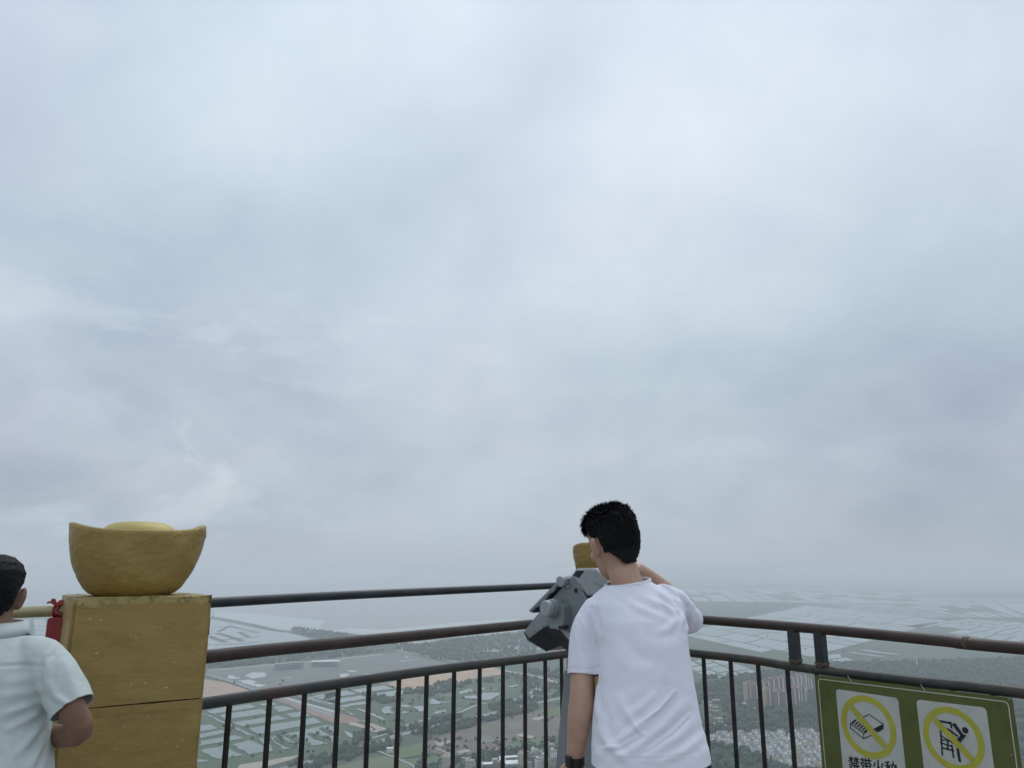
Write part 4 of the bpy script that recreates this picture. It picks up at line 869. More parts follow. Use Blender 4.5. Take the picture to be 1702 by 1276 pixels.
HS = [(867, 1273, 13, 11, 22, 'bldcream', 'tall cream block in the village beside the seventh visible baluster'), (873, 1268, 12, 12, 20, 'bldgrey', 'grey block behind the tall cream village block'), (915, 1252, 11, 12, 17, 'bldgrey', 'grey block at the upper right end of the village'), (888, 1256, 12, 12, 12, 'bldwhite', 'white house at the top of the village'), (896, 1262, 13, 12, 14, 'bldgrey', 'grey house left of the viewer column'), (905, 1266, 12, 12, 12, 'bldwhite', 'white house nearest the viewer column'),
      (884, 1270, 14, 12, 14, 'rooftan', 'brown house right of the tall cream block'), (896, 1276, 12, 12, 16, 'bldwhite', 'white house at the bottom edge of the village'), (908, 1279, 12, 12, 16, 'bldgrey', 'grey house at the bottom edge near the viewer column'), (742, 1275, 14, 12, 19, 'bldcream', 'lone cream block with dark windows left of the village'), (781, 1277, 15, 12, 14, 'bldcream', 'low cream house at the bottom edge between balusters'), (826, 1278, 14, 11, 13, 'rooftan', 'brown house beside the white sheds'), (920, 1260, 12, 12, 14, 'bldwhite', 'pale house half hidden by the viewer column'), (878, 1283, 12, 12, 16, 'bldgrey', 'grey house under the tall cream block'), (925, 1272, 12, 12, 15, 'bldgrey', 'grey house behind the viewer column')]
for h in HS: house(h[0], h[1], h[2], h[3], h[4], h[5], h[6], roofm=r.choice(('roofgrey', 'rooftan', 'bldgrey')), rz=r.uniform(-.2, .35))
for px, py, wm, dm, hm, lb in [(845, 1262, 34, 12, 5, 'long white sheet roofed shed above the village'), (830, 1266, 22, 12, 5, 'short white sheet roofed shed beside the long one'), (812, 1274, 22, 14, 6, 'white sheet roofed shed at the bottom edge'), (852, 1272, 30, 26, 6, 'wide grey roofed shed below the white shed')]:
    house(px, py, wm, dm, hm, 'bldgrey', lb, 'shed', 'village sheds', 'roofwhite' if 'white' in lb else 'roofgrey', .25, 1, name='shed')
house(648, 1249, 12, 10, 7, 'bldwhite', 'lone white farmhouse beside the pale highway', 'house', None, 'roofwhite', .2, name='farmhouse')
HR = [(1176, 1172, 22, 12, 9), (1190, 1168, 22, 12, 8), (1178, 1180, 20, 12, 12), (1188, 1183, 16, 12, 12), (1177, 1189, 20, 12, 13), (1189, 1190, 16, 12, 13), (1176, 1195, 20, 12, 9), (1193, 1201, 20, 16, 10), (1198, 1206, 12, 14, 9)]
SETL = ['topmost left block', 'topmost right block', 'brown left block of the second row', 'narrow right block of the second row', 'tall left block of the third row', 'tall right block of the third row', 'low left block under the tall ones', 'wide lower block beside a white shed', 'lowest small block at the right end']
for i, (px, py, wm, dm, hm) in enumerate(HR): house(px, py, wm, dm, hm, ('bldgrey', 'rooftan')[i % 2], SETL[i] + ' in the hazy settlement right of the white shirt', 'house', 'blocks in the settlement beside the white shirt', r.choice(('bldgrey', 'roofgrey', 'rooftan')), r.uniform(-.1, .3))
for px, py, wm, lb in [(1193, 1197.5, 16, 'white roofed shed at the top of the settlement'), (1179, 1205.5, 24, 'long white roofed shed beside the white shirt'), (1195, 1209.5, 10, 'small white roofed shed below the settlement'), (1203, 1208.5, 10, 'small white roofed shed at the right end of the settlement'), (1251, 1179, 14, 'white roofed shed left of the front towers'), (1236, 1172, 26, 'grey low shed left of the apartment towers'), (1278, 1219.5, 14, 'white roofed hall at the top of the villa estate')]:
    house(px, py, wm, 9, 5, 'bldgrey', lb, 'shed', 'sheds in the woods', 'roofwhite', -.15, 1, name='shed')
house(1354, 1243, 20, 16, 15, 'bldcream', 'large cream hall among the villas beside the green sign', 'house', None, 'rooftan', .3, pitched=True, name='estate_hall')
# two concrete frames on the building site
def frame_building(px, py, wpx, floors, label):
    b = G(px, py); mpp = b.y/F*ray(px, py).y; wd = wpx*mpp; dp = 26; fh = 5.2
    root = empty('unfinished_building', (b.x, b.y, -H), label, 'building', 'concrete frames on the building site'); root.rotation_euler = (0, 0, .1)
    for f in range(floors+1): fromlocal('floor_slab', lbox(0, 0, f*fh+.9, wd, dp, .7), 'concrete', root)
    nc = max(4, int(wd/9))
    for i in range(nc+1):
        for y in (-dp/2+1, dp/2-1): fromlocal('column', lbox(i/nc*(wd-2)-wd/2+1, y, .9, 1.3, 1.3, floors*fh), 'concrete', root)
    if floors < 4: fromlocal('canopy', lbox(2, 0, floors*fh+1.7, wd+8, dp+6, 2.2), 'roofwhite', root)
frame_building(468, 1112.5, 21, 4, 'left unfinished concrete frame on the building site'); frame_building(491, 1110.5, 22, 4, 'middle unfinished concrete frame on the building site'); frame_building(540, 1107, 38, 3, 'right unfinished building with pale roof on the building site')
# the thin white mast in the woods
b = G(1525.5, 1113); mpp = b.y/F*ray(1525, 1113).y
V_, F_ = tube([b, b + Vector((-.4, 0, 16*mpp))], [1.7, .9], 10); ms_ = mk('mast', V_, F_, 'roofwhite', None, True, loc=b); tag(ms_, 'thin white mast standing alone in the hazy woods', 'mast')
V_, F_ = tube([b + Vector((-.4, 0, 16*mpp)), b + Vector((-.4, 0, 16*mpp+5))], [.5, .1], 8); mk('tip', V_, F_, 'roofwhite', ms_)

# far hills
def hill(px, base_py, wpx, hpx, label, dist=None, seed=0):
    b = G(px, base_py); mpp = b.y/F; a = wpx*mpp/2; hh = hpx*mpp; n = 40; V, Fc = [], []
    for j in range(13):
        for i in range(n+1):
            x = -1+2*i/n; y = -1+2*j/12; e = max(0, 1-x*x)*max(0, 1-y*y)
            z = hh*e**.8*(.62+.75*mnoise.noise(Vector((x*1.6+seed, y*.8, seed)))+.12*mnoise.noise(Vector((x*7, y*2, seed)))) if e > 0 else 0
            V.append((b.x+x*a, b.y+y*a*.4, -H-8+max(0, z)))
    for j in range(12):
        for i in range(n): k = j*(n+1)+i; Fc.append((k, k+1, k+n+2, k+n+1))
    tag(mk('hill', V, Fc, 'hill', None, True), label, None, None, 'structure')
hill(104, 961, 46, 9, 'faint island on the horizon left of the gold ingot', seed=1.3)
hill(1148, 957, 74, 9, 'faint hill on the horizon right of the man in white', seed=4.1)

# the mountain under the terrace
V_, F_ = [], []; na, nr = 64, 26
for j in range(nr):
    rr_ = 5 + (j/(nr-1))**1.5*1150
    for i in range(na):
        a = 2*math.pi*i/na; x, y = rr_*math.cos(a), rr_*math.sin(a)
        z = -1.2 - (rr_-5)*.52 + (min(1, rr_/200)*26*mnoise.noise(Vector((x*.006, y*.006, 0))) if j > 1 else 0); V_.append((x+.3, y+.8, max(z, -H-3)))
for j in range(nr-1):
    for i in range(na): k = (i+1) % na; F_.append((j*na+i, j*na+k, (j+1)*na+k, (j+1)*na+i))
F_.append(tuple(range(na-1, -1, -1)))
tag(mk('mountain', V_, F_, 'forest', None, True), 'wooded mountain that carries the terrace', None, None, 'structure')

# ================================================================== TERRACE
LA, LD = Vector((-1.207, 3.25, 0)), Vector((.647, .763, 0)).normalized(); LN = Vector((LD.y, -LD.x, 0))
RA, RD = Vector((1.139, 5.1, 0)), Vector((.563, -.826, 0)).normalized(); RN = Vector((-RD.y, RD.x, 0)); RN = RN if RN.y < 0 else -RN
tp = [(-6, -5), (4.9, -5), (4.9, -.6), (3.2, 2.55), (1.05, 5.75), (.72, 6.0), (.35, 5.85), (-1.9, 3.95), (-3.2, 3.45), (-6, 3.45)]
poly = [Vector((x, y, -.25)) for x, y in tp]
tag(fixnormals(mk('terrace', *prism(poly, Vector((0, 0, .25))), 'terrace')), 'concrete viewing terrace under the visitors', None, None, 'structure')
# pillars
def pillar(c, rz, wd, top, label, sub=14):
    root = empty('pillar', (c[0], c[1], 0), label, 'pillar', 'gold pillars')
    V, Fc = [], []
    me = bmesh.new()
    def shaft(z0, z1, name, m, extra=0., jag=.004, seed=0):
        bm_ = bmesh.new(); bmesh.ops.create_cube(bm_, size=1)
        for v in bm_.verts: v.co = Vector((v.co.x*(wd+extra), v.co.y*(wd+extra), z0 + (v.co.z+.5)*(z1-z0)))
        bmesh.ops.bevel(bm_, geom=[e for e in bm_.edges if abs(e.verts[0].co.z-e.verts[1].co.z) > (z1-z0)*.5], offset=.012, segments=2, affect='EDGES')
        bmesh.ops.subdivide_edges(bm_, edges=[e for e in bm_.edges if e.calc_length() > .1], cuts=sub, use_grid_fill=True)
        for v in bm_.verts:
            q = v.co*5 + Vector((seed, 0, 0)); d = jag*(mnoise.noise(q) + .6*mnoise.noise(q*3.1) + .3*mnoise.noise(q*8))
            hh = Vector((v.co.x, v.co.y, 0)); v.co += hh.normalized()*d + Vector((0, 0, d*.5))
        M3 = Matrix.Rotation(rz, 4, 'Z')
        me_ = bpy.data.meshes.new(name); bmesh.ops.transform(bm_, matrix=M3, verts=bm_.verts); bm_.to_mesh(me_); bm_.free()
        me_.materials.append(MT[m]); o = bpy.data.objects.new(name, me_); COL.objects.link(o); o.parent = root
        me_.polygons.foreach_set('use_smooth', [True]*len(me_.polygons)); me_.set_sharp_from_angle(angle=math.radians(35)); return o
    crack = 1.003
    s1 = shaft(.0, crack-.0024, 'lower_shaft', 'gold', seed=1); s2 = shaft(crack+.0024, top-.024, 'upper_shaft', 'gold', seed=2, jag=.005)
    shaft(crack-.032, crack-.028, 'paint_ridge', 'gold', .003, .002, seed=9)
    shaft(crack-.012, crack+.012, 'joint', 'blackplastic', -.022, .001)
    shaft(top-.034, top, 'cap', 'goldworn', -.002, .010, seed=5)
    return root
PR = math.radians(34)
pc = Vector((-1.531, 3.24, 0)); PT = 1.385
pillar(pc, PR, .486, PT, 'cracked gold pillar in front of the railing, bearing the large ingot')
pc2 = Vector((.655, 5.52, 0))
pillar(pc2, math.radians(8), .486, 1.37, 'gold corner pillar mostly hidden behind the man and the viewer')
# ingots: boat-shaped bowl with a domed middle
def ingot(c, rz, z0, Lh, Wh, hmid, htip, label, k=1.0):
    root = empty('gold_ingot', (c[0], c[1], z0), label, 'ingot', 'gold ingots on the pillars')
    na_, nl = 72, 18; V = []
    def rim(a):
        t = abs(math.cos(a))**3.0; return hmid + (htip-hmid)*t
    for j in range(nl+1):
        s = j/nl
        for i in range(na_):
            a = 2*math.pi*i/na_; ca, sa = math.cos(a), math.sin(a)
            f = s**1.0; prof = math.sin(min(1, s*1.0)*math.pi/2)**.52
            lx = .50*Lh + (Lh-.50*Lh)*prof; ly = .60*Wh + (Wh-.60*Wh)*prof
            x = lx*math.copysign(abs(ca)**.74, ca); y = ly*math.copysign(abs(sa)**.80, sa); z = rim(a)*s
            p = Vector((x, y, z)); q = p*8 + Vector((k*5, 0, 0)); d = .0065*(mnoise.noise(q) + .8*abs(mnoise.noise(q*2.3)) + .35*mnoise.noise(q*6))
            V.append(p + Vector((ca, sa, 0))*d)
    rl = nl*na_
    # lip and inside
    for sc2, dz in ((.955, .004), (.90, -.012), (.72, -.05), (.45, -.07)):
        for i in range(na_):
            p = V[rl+i]; V.append(Vector((p.x*sc2, p.y*sc2, p.z+dz*(1 if dz > 0 else 1))))
    tot = nl + 5; Fc = []
    for j in range(tot-1):
        for i in range(na_): q = (i+1) % na_; Fc.append((j*na_+i, j*na_+q, (j+1)*na_+q, (j+1)*na_+i))
    Fc.append(tuple(range(na_-1, -1, -1))); Fc.append(tuple((tot-1)*na_+i for i in range(na_)))
    R = Matrix.Rotation(rz, 4, 'Z'); base = Vector((c[0], c[1], z0))
    o = mk('bowl', [base + (R @ v) for v in V], Fc, 'goldingot', root, True)
    rings = []
    for j in range(9):
        ph = j/9*math.pi/2*1.02
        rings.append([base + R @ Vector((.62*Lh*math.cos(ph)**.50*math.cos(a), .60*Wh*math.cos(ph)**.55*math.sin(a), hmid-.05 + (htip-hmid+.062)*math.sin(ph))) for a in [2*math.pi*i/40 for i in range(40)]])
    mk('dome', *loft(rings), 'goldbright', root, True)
    return root
ingot(pc - Vector((.010, .004, 0)), PR-.06, PT-.004, .254, .178, .254, .285, 'large gold ingot on the cracked pillar in front of the railing')
ingot(pc2, math.radians(52), 1.366, .258, .18, .245, .285, 'gold ingot tip behind the man\'s head, on the corner pillar', 2)

# railings
def lp(px, py, off=0.): return PL(px, py, LA + LN*off, LN)
def rp(px, py, off=0.): return PL(px, py, RA + RN*off, RN)
rail1 = empty('railing', (LA.x, LA.y, 0), 'left railing with three rails between the gold pillars', 'railing')
def rail(nm, pts, rad, m, parent, sub=6):
    V, Fc = tube(pts, rad, 20, sub); return mk(nm, V, Fc, m, parent, True)
inP = lambda q: q - LD*.10
p = [lp(354, 1001), lp(540, 990.5), lp(700, 983), lp(863, 975.6), lp(925, 972.6)]; p = [p[0]-LD*.12] + p + [p[-1] + LD*.3]; rail('top_rail', p, .0198, 'railtop', rail1)
p = [lp(350, 1090), lp(450, 1079), lp(560, 1068.6), lp(737, 1051), lp(878, 1037)]; p = [p[0]-LD*.12] + p + [p[-1] + LD*.52]; rail('middle_rail', p, .0262, 'railbrown', rail1)
p = [lp(345, 1167.5), lp(450, 1152), lp(600, 1130), lp(732, 1111.5), lp(863, 1096), lp(940, 1086.5)]; pg = [p[0]-LD*.10] + p + [p[-1] + LD*.22]; rail('lower_rail', pg, .0232, 'railgrey', rail1)
def zat(pts, q, D0):
    s = [(x-pts[0]).dot(D0) for x in pts]; t = (q-pts[0]).dot(D0); return float(np.interp(t, s, [x.z for x in pts]))
def bar(nm, top, bot, hw, m, parent, D0):
    n_ = Vector((D0.y, -D0.x, 0)); V = []
    for z in (bot, top.z):
        for a, b in ((-1, -1), (1, -1), (1, 1), (-1, 1)): V.append(Vector((top.x, top.y, z)) + D0*a*hw + n_*b*hw)
    return bevel(mk(nm, V, [(3, 2, 1, 0), (4, 5, 6, 7), (0, 1, 5, 4), (1, 2, 6, 5), (2, 3, 7, 6), (3, 0, 4, 7)], m, parent), .003, 2)
def weld(c, D0, parent, rr_=.016):
    rings = [ellring(c + Vector((0, 0, dz)), D0*(a*rr_), Vector((D0.y, -D0.x, 0))*(a*rr_), 10) for dz, a in ((-.030, .9), (-.024, 1.15), (-.012, 1.35), (.0, 1.5))]
    rings = [[q + Vector((mnoise.noise(q*90), mnoise.noise(q*90+Vector((3, 0, 0))), 0))*.002 for q in r_] for r_ in rings]
    mk('weld', *loft(rings), 'rust', parent, True)
for x, yt in ((382, 1160), (449, 1149), (507, 1141), (563, 1132), (614, 1125), (663.5, 1118), (709.5, 1112), (755, 1106), (797.5, 1101), (836, 1096), (872.5, 1091), (906, 1088), (933, 1085)):
    t_ = lp(x, yt); t_.z = zat(pg, t_, LD); bar('baluster', t_, .12, .0092, 'bar', rail1, LD)
bb = [Vector((q.x, q.y, .12)) for q in (pg[0], pg[-1])]; rail('bottom_rail', bb, .018, 'railgrey', rail1, 1)
for q in (.35, 1.25, 2.15): bar('foot', LA + LD*q + Vector((0, 0, .12)), 0., .016, 'bar', rail1, LD)
rail2 = empty('railing', (RA.x, RA.y, 0), 'right railing with two rails and a pair of short struts', 'railing')
p = [rp(1155, 1028.5), rp(1300, 1039.5), rp(1440, 1052), rp(1570, 1064.5), rp(1702, 1077)]; pb = [p[0]-RD*.5] + p + [p[-1] + RD*2.2]; rail('middle_rail', pb, .0268, 'railbrown', rail2)
p = [rp(1145, 1084), rp(1250, 1096), rp(1330, 1108.5), rp(1516, 1131), rp(1702, 1151)]; pg2 = [p[0]-RD*.5] + p + [p[-1] + RD*2.2]; rail('lower_rail', pg2, .0245, 'railgrey', rail2)
for x, yt in ((1120, 1081), (1169, 1088), (1214, 1094), (1259.5, 1099), (1308, 1105), (1357, 1111), (1408, 1117), (1463, 1124), (1521, 1131), (1583, 1139), (1650, 1148), (1722, 1157), (1800, 1167)):
    t_ = rp(x, yt); t_.z = zat(pg2, t_, RD); bar('baluster', t_, .12, .0100, 'bar', rail2, RD)
for x in (1318.5, 1362):
    a = rp(x, 1050); a.z = zat(pb, a, RD) - .015; lo_ = zat(pg2, a, RD) + .012
    st_ = bar('strut', a, lo_, .0245, 'strut', rail2, RD)
    for zz in (lo_+.028, ): weld(Vector((a.x, a.y, zz)), RD, st_, .026)
cl_ = rp(1607, 1068); V_, F_ = tube([cl_ - RD*.012, cl_ - RD*.006, cl_ + RD*.006, cl_ + RD*.012], [.0270, .0290, .0290, .0270], 20); mk('rail_joint', V_, F_, 'rust', rail2, True)
rail('bottom_rail', [Vector((q.x, q.y, .12)) for q in (pg2[0], pg2[-1])], .018, 'railgrey', rail2, 1)
for q in (.3, 1.3, 2.3, 3.3): bar('foot', RA + RD*q + Vector((0, 0, .12)), 0., .016, 'bar', rail2, RD)
rail3 = empty('railing', (-2.0, 3.2, 0), 'gold painted rail behind the man at the left edge', 'railing')
rail('top_rail', [P(135, 1013, 3.25), P(60, 1016, 3.2), P(-260, 1028, 3.0), P(-500, 1040, 2.9)], .0215, 'railgold', rail3)
q0, q1 = P(100, 1015, 3.22), P(-500, 1040, 2.9)
rail('middle_rail', [Vector((a.x, a.y, .96)) for a in (P(125, 1013, 3.25), q1)], .026, 'railbrown', rail3, 2)
dd = (q1-q0); dd.z = 0; dl = dd.length; dd.normalize()
for k in range(1, 9): bar('baluster', Vector((q0.x, q0.y, .96)) + dd*(k*.19), 0., .0115, 'bar', rail3, dd)
bar('post', Vector((q1.x, q1.y, q1.z)), 0., .03, 'railbrown', rail3, dd)

# red plaques tied to the rails
def plaque(c, wd, hh, rz, label, m='red', tie=True, top=None):
    root = empty('red_plaque', c, label, 'plaque', 'red plaques tied to the rails')
    sv = Vector((math.cos(rz), math.sin(rz), 0)); nv_ = Vector((-math.sin(rz), math.cos(rz), 0)); prof = [(-wd*.40, hh), (wd*.40, hh), (wd*.5, hh*.93), (wd*.5, 0), (-wd*.5, 0), (-wd*.5, hh*.93)]
    b0 = [Vector(c) + sv*x - nv_*.012 + Vector((0, 0, z)) for x, z in prof]
    bevel(fixnormals(mk('board', *prism(b0, nv_*.024), m, root)), .003)
    b1_ = [Vector(c) + sv*x*.62 - nv_*.0135 + Vector((0, 0, hh*.08+z*.8)) for x, z in prof]; fixnormals(mk('raised_face', *prism(b1_, nv_*.004), m, root))
    if top is not None:
        t0 = Vector(c) + Vector((0, 0, hh))
        V, Fc = tube([t0 + sv*.004, t0 + Vector((0, 0, .012)) + sv*.006, top + Vector((0, -.024, 0))], .0035, 8); cd = mk('cord', V, Fc, 'redtie', root, True)
        for k in (-.007, .007):
            V, Fc = tube([top + sv*k + Vector((0, math.cos(a)*.0255, math.sin(a)*.0255)) for a in [i/16*2*math.pi for i in range(17)]], .0042, 8); mk('loop', V, Fc, 'redtie', cd, True)
        for dx, dz in ((-.036, .012), (-.020, .022), (.030, .016), (.046, .004)):
            V, Fc = tube([top + Vector((0, -.02, .022)), top + sv*dx*.5 + Vector((0, -.022, .024+dz*.9)), top + sv*dx + Vector((0, -.02, .020+dz))], [.005, .0055, .0035], 8, 3); mk('ribbon', V, Fc, 'redtie', cd, True)
rt = P(97, 1014.5, 3.22)
plaque(P(90, 1076, 3.19), .070, .115, .1, 'red plaque hanging by cord from the gold rail at the pillar', 'red', top=rt)
plaque(lp(356, 1052, -.05) - LD*.052 + Vector((0, 0, -.005)), .05, .07, .87, 'sliver of a red plaque behind the right edge of the pillar', 'red')

# ------------------------------------------------------------------ the green sign on the right railing
SO = RN*.036
def S6(cx, cy, off=0.): return PL(1330+cx*.2186, 1010+cy*.2186, RA + SO + RN*off, RN)
s0 = S6(115, 505); 
def sz(p): q = p - s0; return q.dot(RD), q.z
def SP(s, z, off=0.): return Vector((s0.x, s0.y, s0.z)) + RD*s + Vector((0, 0, z)) + RN*off
def C6(cx, cy): return sz(S6(cx, cy))
tl, tr = C6(113, 505), C6(1612, 682)
sw = tr[0]-tl[0]; tilt = (tr[1]-tl[1])/sw
BH = .60
sign = empty('warning_sign', SP(sw/2, -BH), 'green prohibition sign with two white panels on the right railing', 'sign')
def flat(nm, pts, m, off, th, parent):
    V, Fc = prism([SP(s, z, off) for s, z in pts], RN*th); return fixnormals(mk(nm, V, Fc, m, parent))
def rrect(a, b, c, d, rad, n=6):
    """rounded parallelogram from corners tl,tr,br,bl"""
    q = [Vector((*x, 0)) for x in (a, b, c, d)]; out = []
    for i in range(4):
        p0, p1, p2 = q[i-1], q[i], q[(i+1) % 4]; e1 = (p0-p1).normalized(); e2_ = (p2-p1).normalized()
        A_, B_ = p1+e1*rad, p1+e2_*rad
        for k in range(n+1):
            t = k/n; w_ = A_*(1-t)**2 + p1*2*t*(1-t) + B_*t*t; out.append((w_.x, w_.y))
    return out
brd = rrect((0, 0), (sw, tr[1]), (sw, tr[1]-BH), (0, -BH), .012)
board = flat('board', brd, 'green', 0., .006, sign)
ins = .016
def frame_line(a, b, c, d, rad, wd, m, off, parent, nm):
    o_ = rrect(a, b, c, d, rad); cx_ = sum(x for x, _ in o_)/len(o_); cy_ = sum(y for _, y in o_)/len(o_)
    i_ = rrect((a[0]+wd, a[1]-wd), (b[0]-wd, b[1]-wd), (c[0]-wd, c[1]+wd), (d[0]+wd, d[1]+wd), max(rad-wd, .002))
    n = len(o_); V = [SP(s, z, off) for s, z in o_+i_] + [SP(s, z, off+.0008) for s, z in o_+i_]; Fc = []
    for k in range(n):
        q = (k+1) % n; Fc += [(2*n+k, 2*n+q, 3*n+q, 3*n+k), (k, 2*n+k, 2*n+q, q)[::-1], (n+k, n+q, 3*n+q, 3*n+k)]
    return mk(nm, V, Fc, m, parent)
frame_line((ins, -ins), (sw-ins, tr[1]-ins), (sw-ins, tr[1]-BH+ins), (ins, -BH+ins), .022, .0042, 'signline', .0062, board, 'border_line')
def panel(c_tl, c_tr, c_bl, low):
    a, b = C6(*c_tl), C6(*c_tr); x0, x1 = a[0], b[0]; zt0, zt1 = a[1], b[1]
    return flat('white_panel', rrect((x0, zt0), (x1, zt1), (x1, zt1-low), (x0, zt0-low), .022), 'signwhite', .0062, .0010, sign)
pn1 = panel((276, 612), (750, 682), None, BH*.80); pn2 = panel((888, 692), (1420, 755), None, BH*.80)
def ringsign(cc, rim_l, rim_r, parent, slash):
    c = C6(*cc); l_, r_ = C6(*rim_l), C6(*rim_r); R0 = (r_[0]-l_[0])/2; c = ((l_[0]+r_[0])/2, c[1]); R1 = R0*.80
    n = 56; V = []
    for off in (.0074, .0082):
        for rad in (R0, R1):
            for k in range(n): a = 2*math.pi*k/n; V.append(SP(c[0]+math.cos(a)*rad, c[1]+math.sin(a)*rad, off))
    Fc = []
    for k in range(n):
        q = (k+1) % n; Fc += [(2*n+k, 2*n+q, 3*n+q, 3*n+k), (k, q, 2*n+q, 2*n+k), (n+k, n+q, 3*n+q, 3*n+k)]
    mk('prohibition_ring', V, Fc, 'yellow', parent)
    a, b = C6(*slash[0]), C6(*slash[1]); d = Vector((b[0]-a[0], b[1]-a[1])).normalized(); nn = Vector((-d.y, d.x))*R0*.098
    flat('slash', [(a[0]+nn.x, a[1]+nn.y), (b[0]+nn.x, b[1]+nn.y), (b[0]-nn.x, b[1]-nn.y), (a[0]-nn.x, a[1]-nn.y)], 'yellow', .0094, .0008, parent)
    return c, R0
ringsign((525, 900), (320, 880), (733, 920), pn1, ((398, 752), (650, 1048)))
ringsign((1172, 992), (942, 960), (1405, 1020), pn2, ((1028, 842), (1318, 1150)))
def icon(pts, parent, nm='pictogram', off=.0082): return flat(nm, [C6(*q) for q in pts], 'black', off, .0007, parent)
def iline(a, b, wd, parent, nm='pictogram', off=.0082):
    A_, B_ = C6(*a), C6(*b); d = Vector((B_[0]-A_[0], B_[1]-A_[1])).normalized()*wd*.66; nn = Vector((-d.y, d.x))
    return flat(nm, [(A_[0]-d.x+nn.x, A_[1]-d.y+nn.y), (B_[0]+d.x+nn.x, B_[1]+d.y+nn.y), (B_[0]+d.x-nn.x, B_[1]+d.y-nn.y), (A_[0]-d.x-nn.x, A_[1]-d.y-nn.y)], 'black', off, .0007, parent)
# matchbox
for a, b in [((390, 875), (390, 910)), ((390, 910), (490, 990)), ((490, 990), (545, 965)), ((390, 875), (490, 950)), ((490, 950), (490, 990)), ((390, 875), (425, 848)), ((530, 805), (640, 882)), ((530, 805), (485, 828)), ((640, 882), (570, 915)), ((490, 950), (515, 935))]: iline(a, b, .0028, pn1)
icon([(570, 915), (640, 882), (640, 915), (600, 942), (572, 925)], pn1)
for k in range(6): a = (405+k*18, 872+k*13.5); iline(a, (a[0]+26, a[1]-22), .0042, pn1, off=.0083)
# climbing figure
hc = C6(1262, 926); flat('pictogram', [(hc[0]+math.cos(a)*.0135, hc[1]+math.sin(a)*.0135) for a in [i/20*2*math.pi for i in range(20)]], 'black', .0082, .0007, pn2)
icon([(1160, 880), (1185, 870), (1245, 955), (1270, 965), (1220, 1025), (1190, 1005), (1225, 965)], pn2)
for a, b, wd in [((1068, 856), (1150, 872), .0065), ((1150, 868), (1158, 905), .006), ((1075, 930), (1088, 1112), .005), ((1075, 965), (1180, 1030), .004), ((1085, 1000), (1130, 1000), .004), ((1130, 1000), (1128, 1070), .005), ((1088, 1060), (1172, 1080), .005), ((1160, 1040), (1172, 1130), .005), ((1205, 1070), (1220, 1155), .0085), ((1125, 915), (1160, 935), .006), ((1160, 940), (1200, 968), .006), ((1075, 1020), (1150, 1045), .004)]: iline(a, b, wd, pn2)
# characters below the first ring
def text(s, p_l, p_r, hgt, parent, nm):
    a, b = C6(*p_l), C6(*p_r); cu = bpy.data.curves.new(nm, 'FONT'); cu.body = s; cu.size = 1; cu.offset = .017
    to = bpy.data.objects.new(nm, cu); COL.objects.link(to); dg = bpy.context.evaluated_depsgraph_get(); me = bpy.data.meshes.new_from_object(to.evaluated_get(dg)); bpy.data.objects.remove(to)
    vs = np.array([v.co[:] for v in me.vertices]); x0, x1, y0, y1 = vs[:, 0].min(), vs[:, 0].max(), vs[:, 1].min(), vs[:, 1].max()
    k = (b[0]-a[0])/(x1-x0); sl = (b[1]-a[1])/(b[0]-a[0])
    for v in me.vertices:
        s_ = (v.co.x-x0)*k; v.co = SP(a[0]+s_, a[1] + s_*sl + (v.co.y-y1)*k*hgt, .0084)
    return fromdata(nm, me, 'black', parent)
text('禁带火种', (368, 1118), (738, 1166), 1.0, pn1, 'lettering')
# ties and screws
for cx, cy in ((150, 518), (1590, 690), (1610, 1115)):
    c = S6(cx, cy, .006); V_, F_ = tube([c, c + RN*.003], [.005, .004], 10); mk('screw', V_, F_, 'button', sign)
for cx, cy in ((390, 560), (945, 625)):
    V_, F_ = tube([S6(cx+8, cy+8, .008), S6(cx-6, cy-12, .009), S6(cx-30, cy-45, .006)], .0018, 6); mk('wire_tie', V_, F_, 'button', sign)

# ------------------------------------------------------------------ the coin viewer (mounted binoculars)
VN = Vector((-.78, -.62, 0)).normalized(); V0 = P(925, 1012, 3.27)
def VP(px, py, off): return PL(px, py, V0 + VN*off, VN)
view = empty('viewing_binoculars', (*P(962, 1200, 3.32)[:2], 0), 'grey mounted viewing binoculars on a tapered column before the corner', 'binoculars')
def vprism(nm, pts, o0, o1, m, parent=view, bv=.007):
    """profile in the side plane (pixels read at off=o1), extruded across the viewer"""
    near_ = [VP(x, y, o1) for x, y in pts]; V, Fc = prism(near_, VN*(o0-o1)); return bevel(fixnormals(mk(nm, V, Fc, m, parent)), bv, 2)
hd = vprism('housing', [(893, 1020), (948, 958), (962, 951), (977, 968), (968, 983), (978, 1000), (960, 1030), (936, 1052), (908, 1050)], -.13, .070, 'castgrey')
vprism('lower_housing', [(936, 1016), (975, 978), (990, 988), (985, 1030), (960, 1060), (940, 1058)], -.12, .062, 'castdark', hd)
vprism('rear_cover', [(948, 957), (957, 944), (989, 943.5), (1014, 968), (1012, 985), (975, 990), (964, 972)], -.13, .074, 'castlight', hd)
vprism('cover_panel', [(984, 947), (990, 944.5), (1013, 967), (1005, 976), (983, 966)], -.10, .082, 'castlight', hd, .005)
vprism('vent_slot', [(952, 956), (958, 948), (971, 948), (962, 960)], .03, .0755, 'blackplastic', hd, .001)
sh = vprism('sun_shade', [(878.5, 1014), (881.5, 1017.5), (912, 988), (938, 962.5), (934, 957.5)], -.14, .085, 'castgrey', bv=.003)
vprism('gap_shadow_fill', [(884, 1018), (890, 1015), (914, 991), (944, 963), (936, 963), (912, 987)], -.12, .078, 'castdark', sh, .001)  # dark filler standing in for the shadowed gap beneath the sun shade
